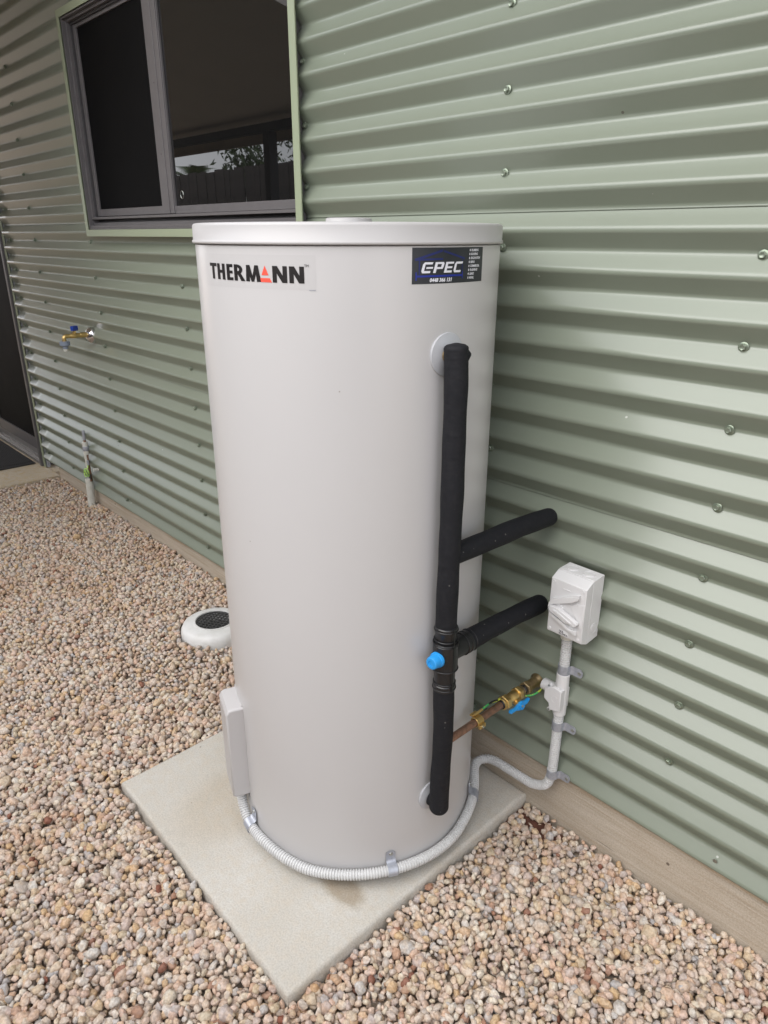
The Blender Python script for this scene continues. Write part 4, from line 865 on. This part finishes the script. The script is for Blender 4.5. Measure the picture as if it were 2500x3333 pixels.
# saddles
def saddle(c, axis, tab, nrm_, r=0.0134, wid=0.023, tl=0.032, parent=cd, wall_d=0.0145, flip=False):
    c, a, t, n_ = Vector(c), Vector(axis).normalized(), Vector(tab).normalized(), Vector(nrm_).normalized()
    prof_ = [(-r, -wall_d)]; 
    prof_ += [(r*cos(q), r*sin(q)) for q in np.linspace(pi, 0, 17)]
    prof_ += [(r+0.0002, -wall_d*0.35), (r+0.002, -wall_d*0.62), (r+0.006, -wall_d*0.86), (r+0.010, -wall_d+0.0018), (r+tl-0.006, -wall_d+0.0018)]
    th_ = 0.0013; v = []; f = []; k = len(prof_)
    for i, (p, q) in enumerate(prof_):
        d0 = Vector((p, q))-Vector(prof_[i-1]) if i else Vector(prof_[1])-Vector(prof_[0]); d1 = Vector(prof_[min(i+1, k-1)])-Vector((p, q)) if i < k-1 else d0
        dd = (d0.normalized()+d1.normalized()).normalized(); nn = Vector((-dd.y, dd.x))
        for s_, o_ in ((-1, 0), (1, 0), (1, th_), (-1, th_)):
            pp = c+t*(p+nn.x*o_)+n_*(q+nn.y*o_)+a*(s_*wid/2); v.append(pp)
    for i in range(k-1):
        for j in range(4): f.append((4*i+j, 4*i+(j+1) % 4, 4*(i+1)+(j+1) % 4, 4*(i+1)+j))
    f += [(0, 1, 2, 3), (4*k-4, 4*k-3, 4*k-2, 4*k-1)]
    ob = MB().add(v, f).build('saddle_clip', m_galv, parent, smooth=40)
    # rounded tab end
    e = c+t*(r+tl-0.006)+n_*(-wall_d+0.0018)
    pl_ = [(0, -wid/2)]+[(0.007*cos(q), wid/2*0.98*sin(q)) for q in np.linspace(-pi/2*0.86, pi/2*0.86, 9)]+[(0, wid/2)]
    o2 = MB().prism(pl_, e-t*0.0002, t, a, n_, th_).build('clip_tab', m_galv, ob, smooth=40); o2.matrix_parent_inverse = Matrix.Identity(4)
    s0 = e-t*0.002+n_*th_; o3 = MB().lathe([(0.0046, 0), (0.0042, 0.0014), (0.0024, 0.0020), (0.0010, 0.0014)], s0, n_, 14).build('screw', m_hexs, ob); o3.matrix_parent_inverse = Matrix.Identity(4)
    return ob
for z in (0.486, 0.322, 0.172): saddle((VX, VY, z), (0, 0, 1), (1, 0, 0), (0, -1, 0), wall_d=0.0106)
def tsaddle(ph_, z, ax_):
    p = aroundtank(ph_, z); n_ = Vector((cos(R(ph_)), sin(R(ph_)), 0)); saddle(p, ax_, Vector((0, 0, 1)) if abs(Vector(ax_).normalized().z) < .3 else Vector(ax_).cross(n_)*-1, n_, wall_d=0.0135)
def tdir(ph_): return Vector((-sin(R(ph_)), cos(R(ph_)), 0))
tsaddle(-26.2, 0.0690, tdir(-26.2))
tsaddle(-97.5, 0.0835, tdir(-97.5)+Vector((0, 0, -0.25)))
tsaddle(31.5, 0.0832, tdir(31.5)+Vector((0, 0, .08)))
# ------------------------------------------------------------------ garden tap
tpz = thing('garden_tap', 'brass garden tap with a blue handle and grey hose connector', 'tap', (-3.445, -0.01, 1.006))
TXc, TZ = -3.447, 1.010
MB().lathe([(0.012, 0.022), (0.018, 0.020), (0.028, 0.014), (0.035, 0.006), (0.0375, 0.001), (0.0373, -0.016)], (TXc, -0.018, TZ-0.002), (0, -1, 0), 40).build('wall_rose', m_chrome, tpz, smooth=60)
MB().lathe([(0.0125, 0.0), (0.0125, 0.046), (0.0105, 0.048), (0.0105, 0.062), (0.0120, 0.066), (0.0120, 0.088), (0.0095, 0.094), (0.0090, 0.118)], (TXc, -0.020, TZ+0.003), (0, -1, 0), 24).build('tap_body', m_brass, tpz)
MB().tube(bez([(TXc, -0.120, TZ+0.003), (TXc, -0.135, TZ+0.003), (TXc, -0.142, TZ-0.004), (TXc, -0.143, TZ-0.022)], 6), 0.0095, 18).build('spout', m_brass, tpz, smooth=60)
MB().cyl((TXc, -0.092, TZ+0.010), (TXc, -0.092, TZ+0.024), 0.0075).build('spindle', m_brass, tpz)
MB().box((TXc, -0.090, TZ+0.036), (0.016, 0.036, 0.022), Matrix.Rotation(0.5, 3, 'Z')).build('tap_handle', m_navy, tpz, bevel=0.003)
MB().lathe([(0.009, 0.0), (0.0215, 0.001), (0.0215, 0.019), (0.018, 0.021), (0.012, 0.024), (0.0125, 0.033), (0.0115, 0.035)], (TXc, -0.143, TZ-0.018), (0, 0, -1), 28).build('hose_union', m_hose, tpz)
b = MB()
for i in range(20):
    a = 2*pi*i/20; b.box((TXc+0.0217*cos(a), -0.143+0.0217*sin(a), TZ-0.028), (0.0022, 0.0030, 0.016), Matrix.Rotation(a, 3, 'Z'))
b.build('union_grip', m_hose, tpz, smooth=0)
MB().lathe([(0.0105, 0), (0.0105, 0.010), (0.008, 0.012)], (TXc, -0.143, TZ-0.053), (0, 0, -1), 20).build('hose_nozzle', m_condold, tpz)

# ------------------------------------------------------------------ capped pipe stub rising from the gravel
st = thing('capped_pipe_riser', 'thin copper riser in ribbed conduit with coiled green earth wire', 'pipe', (-3.715, -0.045, 0.08))
SX, SY = -3.708, -0.0330
MB().cyl((SX+.008, SY, 0.215), (SX, SY, 0.445), 0.0066).build('pipe', m_copper, st)
MB().lathe([(0.0078, 0.444), (0.0080, 0.488), (0.0070, 0.494)], (SX, SY, 0), n=18).build('pipe_cap', m_galv, st)
ribbed([Vector((SX, SY, 0.433)), Vector((SX, SY, 0.366))], 0.0150, 0.0062, 0.0016).build('conduit_sleeve', m_condold, st, smooth=60)
MB().lathe([(0.0162, 0.386), (0.0170, 0.388), (0.0170, 0.408), (0.0162, 0.410)], (SX, SY, 0), n=24).build('saddle_clip', m_galv, st)
MB().cyl((SX+.002, SY-0.008, 0.290), (SX+.001, SY-0.007, 0.366), 0.0075).build('wire_sheath', m_condold, st)
MB().box((SX-0.012, SY, 0.325), (0.012, 0.014, 0.024)).build('earth_clamp', m_condold, st, bevel=0.002)
MB().box((SX+0.016, SY-.006, 0.322), (0.008, 0.010, 0.026)).build('wire_lug', m_galv, st, bevel=0.001)
lp = [Vector((SX+0.016, SY-.008, 0.315)), Vector((SX+0.016, SY-.010, 0.300))]
for i in range(34): a = pi*0.6+i*0.36; lp.append(Vector((SX+0.027+0.0235*cos(a)*(1+0.03*(i % 5)), SY-.014-0.0007*i, 0.2740+0.0215*sin(a))))
MB().tube(bez(lp, 3), 0.0027, 8).build('earth_wire', m_lime, st, smooth=60)
MB().box((SX+0.010, SY-0.006, 0.246), (0.034, 0.004, 0.030), Matrix.Rotation(0.35, 3, 'Y')).build('tape_wrap', m_blackp, st, bevel=0.002)
MB().cyl((SX+0.055, -0.004, 0.286), (SX+0.052, -0.030, 0.288), 0.0085).build('wall_plug', m_condold, st)
ribbed([Vector((-3.722, -0.036, 0.226)), Vector((-3.713, -0.046, 0.05))], 0.0205, 0.0068, 0.0020).build('conduit_sleeve', m_condold, st, smooth=60)

# ------------------------------------------------------------------ gully ring with grate
gu = thing('drain_surround', 'round white drain surround with a black grate sunk in the gravel', 'drain', (GC[0], GC[1], 0.06))
gx, gy = GC
MB().lathe([(0.128, 0.02), (0.128, 0.062), (0.124, 0.078), (0.117, 0.092), (0.106, 0.0985), (0.080, 0.104), (0.076, 0.1042), (0.0755, 0.1065), (0.0700, 0.1068), (0.0690, 0.104), (0.0690, 0.060)], (gx, gy, 0), n=72, close=False).build('ring', m_gully, gu, smooth=50)
MB().lathe([(0.0692, 0.060), (0.0692, 0.062)], (gx, gy, 0), n=40).build('sump', m_hole, gu)
b = MB(); pit = 0.0150; an = R(28)
for k in range(-4, 5):
    o_ = k*pit; h = math.sqrt(max(0, 0.0685**2-o_**2)); rot = Matrix.Rotation(an, 3, 'Z')
    for sw_ in (0, 1):
        cc = rot @ Vector((0, o_, 0) if not sw_ else (o_, 0, 0)); dims = (2*h, 0.0022, 0.006) if not sw_ else (0.0022, 2*h, 0.006)
        b.box((gx+cc.x, gy+cc.y, 0.0995 if not sw_ else 0.0990), dims, rot)
b.build('grate', m_grate, gu, smooth=0)
MB().lathe([(0.0688, 0.098), (0.0688, 0.103), (0.0660, 0.103), (0.0660, 0.098)], (gx, gy, 0), n=48, close=False).build('grate_rim', m_grate, gu)

# ------------------------------------------------------------------ roof over the wall and porch
er = thing('eave_roof', 'boarded eave and porch roof reaching out over the wall', 'roof', (-3, -0.3, 2.6))
RX = -3.05
MB().bx(RX, 4.0, -0.50, 0.2, 2.62, 2.64).build('eave_soffit', m_soffit, er, smooth=0)
MB().bx(RX, 4.0, -0.522, -0.501, 2.58, 2.74).build('fascia', m_fascia, er, smooth=0)
b = MB(); b.add([(-12, 0.2, 2.62), (RX, 0.2, 2.62), (RX, -2.05, 2.18), (-12, -2.05, 2.18), (-12, 0.2, 2.66), (RX, 0.2, 2.66), (RX, -2.05, 2.22), (-12, -2.05, 2.22)], [(0, 1, 2, 3), (4, 7, 6, 5), (0, 4, 5, 1), (1, 5, 6, 2), (2, 6, 7, 3), (3, 7, 4, 0)])
b.build('porch_soffit', m_soffit, er, smooth=0)
MB().bx(-12, RX, -1.84, -1.79, 2.119, 2.175).build('beam', m_beam, er, smooth=0)
MB().bx(-12, RX, -2.08, -2.052, 2.098, 2.24).build('porch_fascia', m_fascia, er, smooth=0)
for x in (-4.57, -7.6): MB().bx(x-0.04, x+0.03, -1.86, -1.79, 0.092, 2.119).build('post', m_beam, er, smooth=0)
# ------------------------------------------------------------------ fence and trees behind the camera (seen in the glass)
fe = thing('paling_fence', 'weathered timber paling fence across the yard seen in the window glass', 'fence', (-4, -3.2, 0))
pb = MB().bx(-0.048, 0.048, -0.009, 0.009, 0, 2.118).build('paling', m_timber, fe, smooth=0)
x = -16.0; i = 0
while x < 5:
    o = pb if i == 0 else pb.copy()
    if i: col.objects.link(o); o.parent = fe
    o.matrix_parent_inverse = Matrix.Translation(-fe.location); o.location = (x, -3.2+random.uniform(-.006, .006), random.uniform(-0.012, 0.012)); o.rotation_euler = (0, random.uniform(-.006, .006), 0)
    x += 0.1; i += 1
for z in (0.3, 1.1, 1.85): MB().bx(-16, 5, -3.26, -3.215, z, z+0.07).build('rail', m_timber, fe, smooth=0)
def leafy(name, label, c, rad, n, trunk_r, leaf=0.13, seed=1, droop=0.5):
    rr = random.Random(seed); t = thing(name, label, 'tree', (c[0], c[1], 0))
    b = MB(); b.tube(bez([(c[0], c[1], 0), (c[0]+.1, c[1], c[2]*0.4), (c[0]-.05, c[1]+.1, c[2]*0.8)], 6), [trunk_r*(1-0.04*i) for i in range(13)], 10)
    for k in range(7):
        a = rr.uniform(0, 6.28); b.tube([Vector((c[0], c[1], c[2]*0.6)), Vector((c[0]+cos(a)*rad[0]*.35, c[1]+sin(a)*rad[1]*.35, c[2]*0.85)), Vector((c[0]+cos(a)*rad[0]*.75, c[1]+sin(a)*rad[1]*.75, c[2]+rr.uniform(-.3, .5)*rad[2]))], [trunk_r*.5, trunk_r*.3, trunk_r*.12], 6)
    b.build('trunk', m_bark, t)
    v = []; f = []
    cl = [Vector((rr.gauss(0, .5), rr.gauss(0, .5), rr.gauss(0, .45))) for _ in range(60)]
    for i in range(n):
        q = cl[i % 60]+Vector((rr.gauss(0, .12), rr.gauss(0, .12), rr.gauss(0, .12))); p = Vector((c[0]+q.x*rad[0], c[1]+q.y*rad[1], c[2]+q.z*rad[2]))
        d_ = Vector((rr.uniform(-1, 1), rr.uniform(-1, 1), rr.uniform(-1, .4)-droop)).normalized(); s_ = d_.orthogonal().normalized(); s_ = (Matrix.Rotation(rr.uniform(0, 6), 3, d_) @ s_)
        l_ = leaf*rr.uniform(.7, 1.3); k = len(v); v += [p, p+d_*l_*.5+s_*l_*.16, p+d_*l_, p+d_*l_*.5-s_*l_*.16]; f.append((k, k+1, k+2, k+3))
    o = MB().add(v, f).build('crown', m_leaf, t, smooth=0); return t
leafy('mango_tree', 'broad dark leafy tree rising behind the fence in the reflection', (-9.35, -6.2, 3.60), (1.55, 1.4, 1.25), 20000, 0.16, 0.11, 3)
def palm(c, seed=2):
    rr = random.Random(seed); t = thing('palm_tree', 'small palm with feathered fronds above the fence in the reflection', 'tree', (c[0], c[1], 0))
    MB().tube([Vector((c[0], c[1], 0)), Vector((c[0], c[1], c[2]*.5)), Vector((c[0]+.1, c[1], c[2]))], [0.11, 0.09, 0.07], 10).build('trunk', m_bark, t)
    for k in range(11):
        a = k*2*pi/11+rr.uniform(-.2, .2); el = rr.uniform(.3, 1.2); v = []; f = []; L_ = rr.uniform(0.55, 0.8)
        q = []
        for i in range(9): s_ = i/8*L_; q.append(Vector((c[0]+.1+cos(a)*s_*cos(el), c[1]+sin(a)*s_*cos(el), c[2]+s_*sin(el)-0.55*s_*s_)))
        for i in range(1, 9):
            d_ = (q[i]-q[i-1]).normalized(); sd_ = d_.cross(Vector((0, 0, 1))).normalized()
            for sg in (-1, 1):
                for h_ in (0, .5):
                    p = q[i-1].lerp(q[i], h_); e = p+(sd_*sg*0.8+d_*0.6-Vector((0, 0, .25)))*0.30; k_ = len(v); v += [p, p+d_*0.035, e]; f.append((k_, k_+1, k_+2))
        MB().add(v, f).tube(q, 0.012, 5).build('frond', m_leaf, t, smooth=0)
palm((-15.0, -7.0, 2.45))
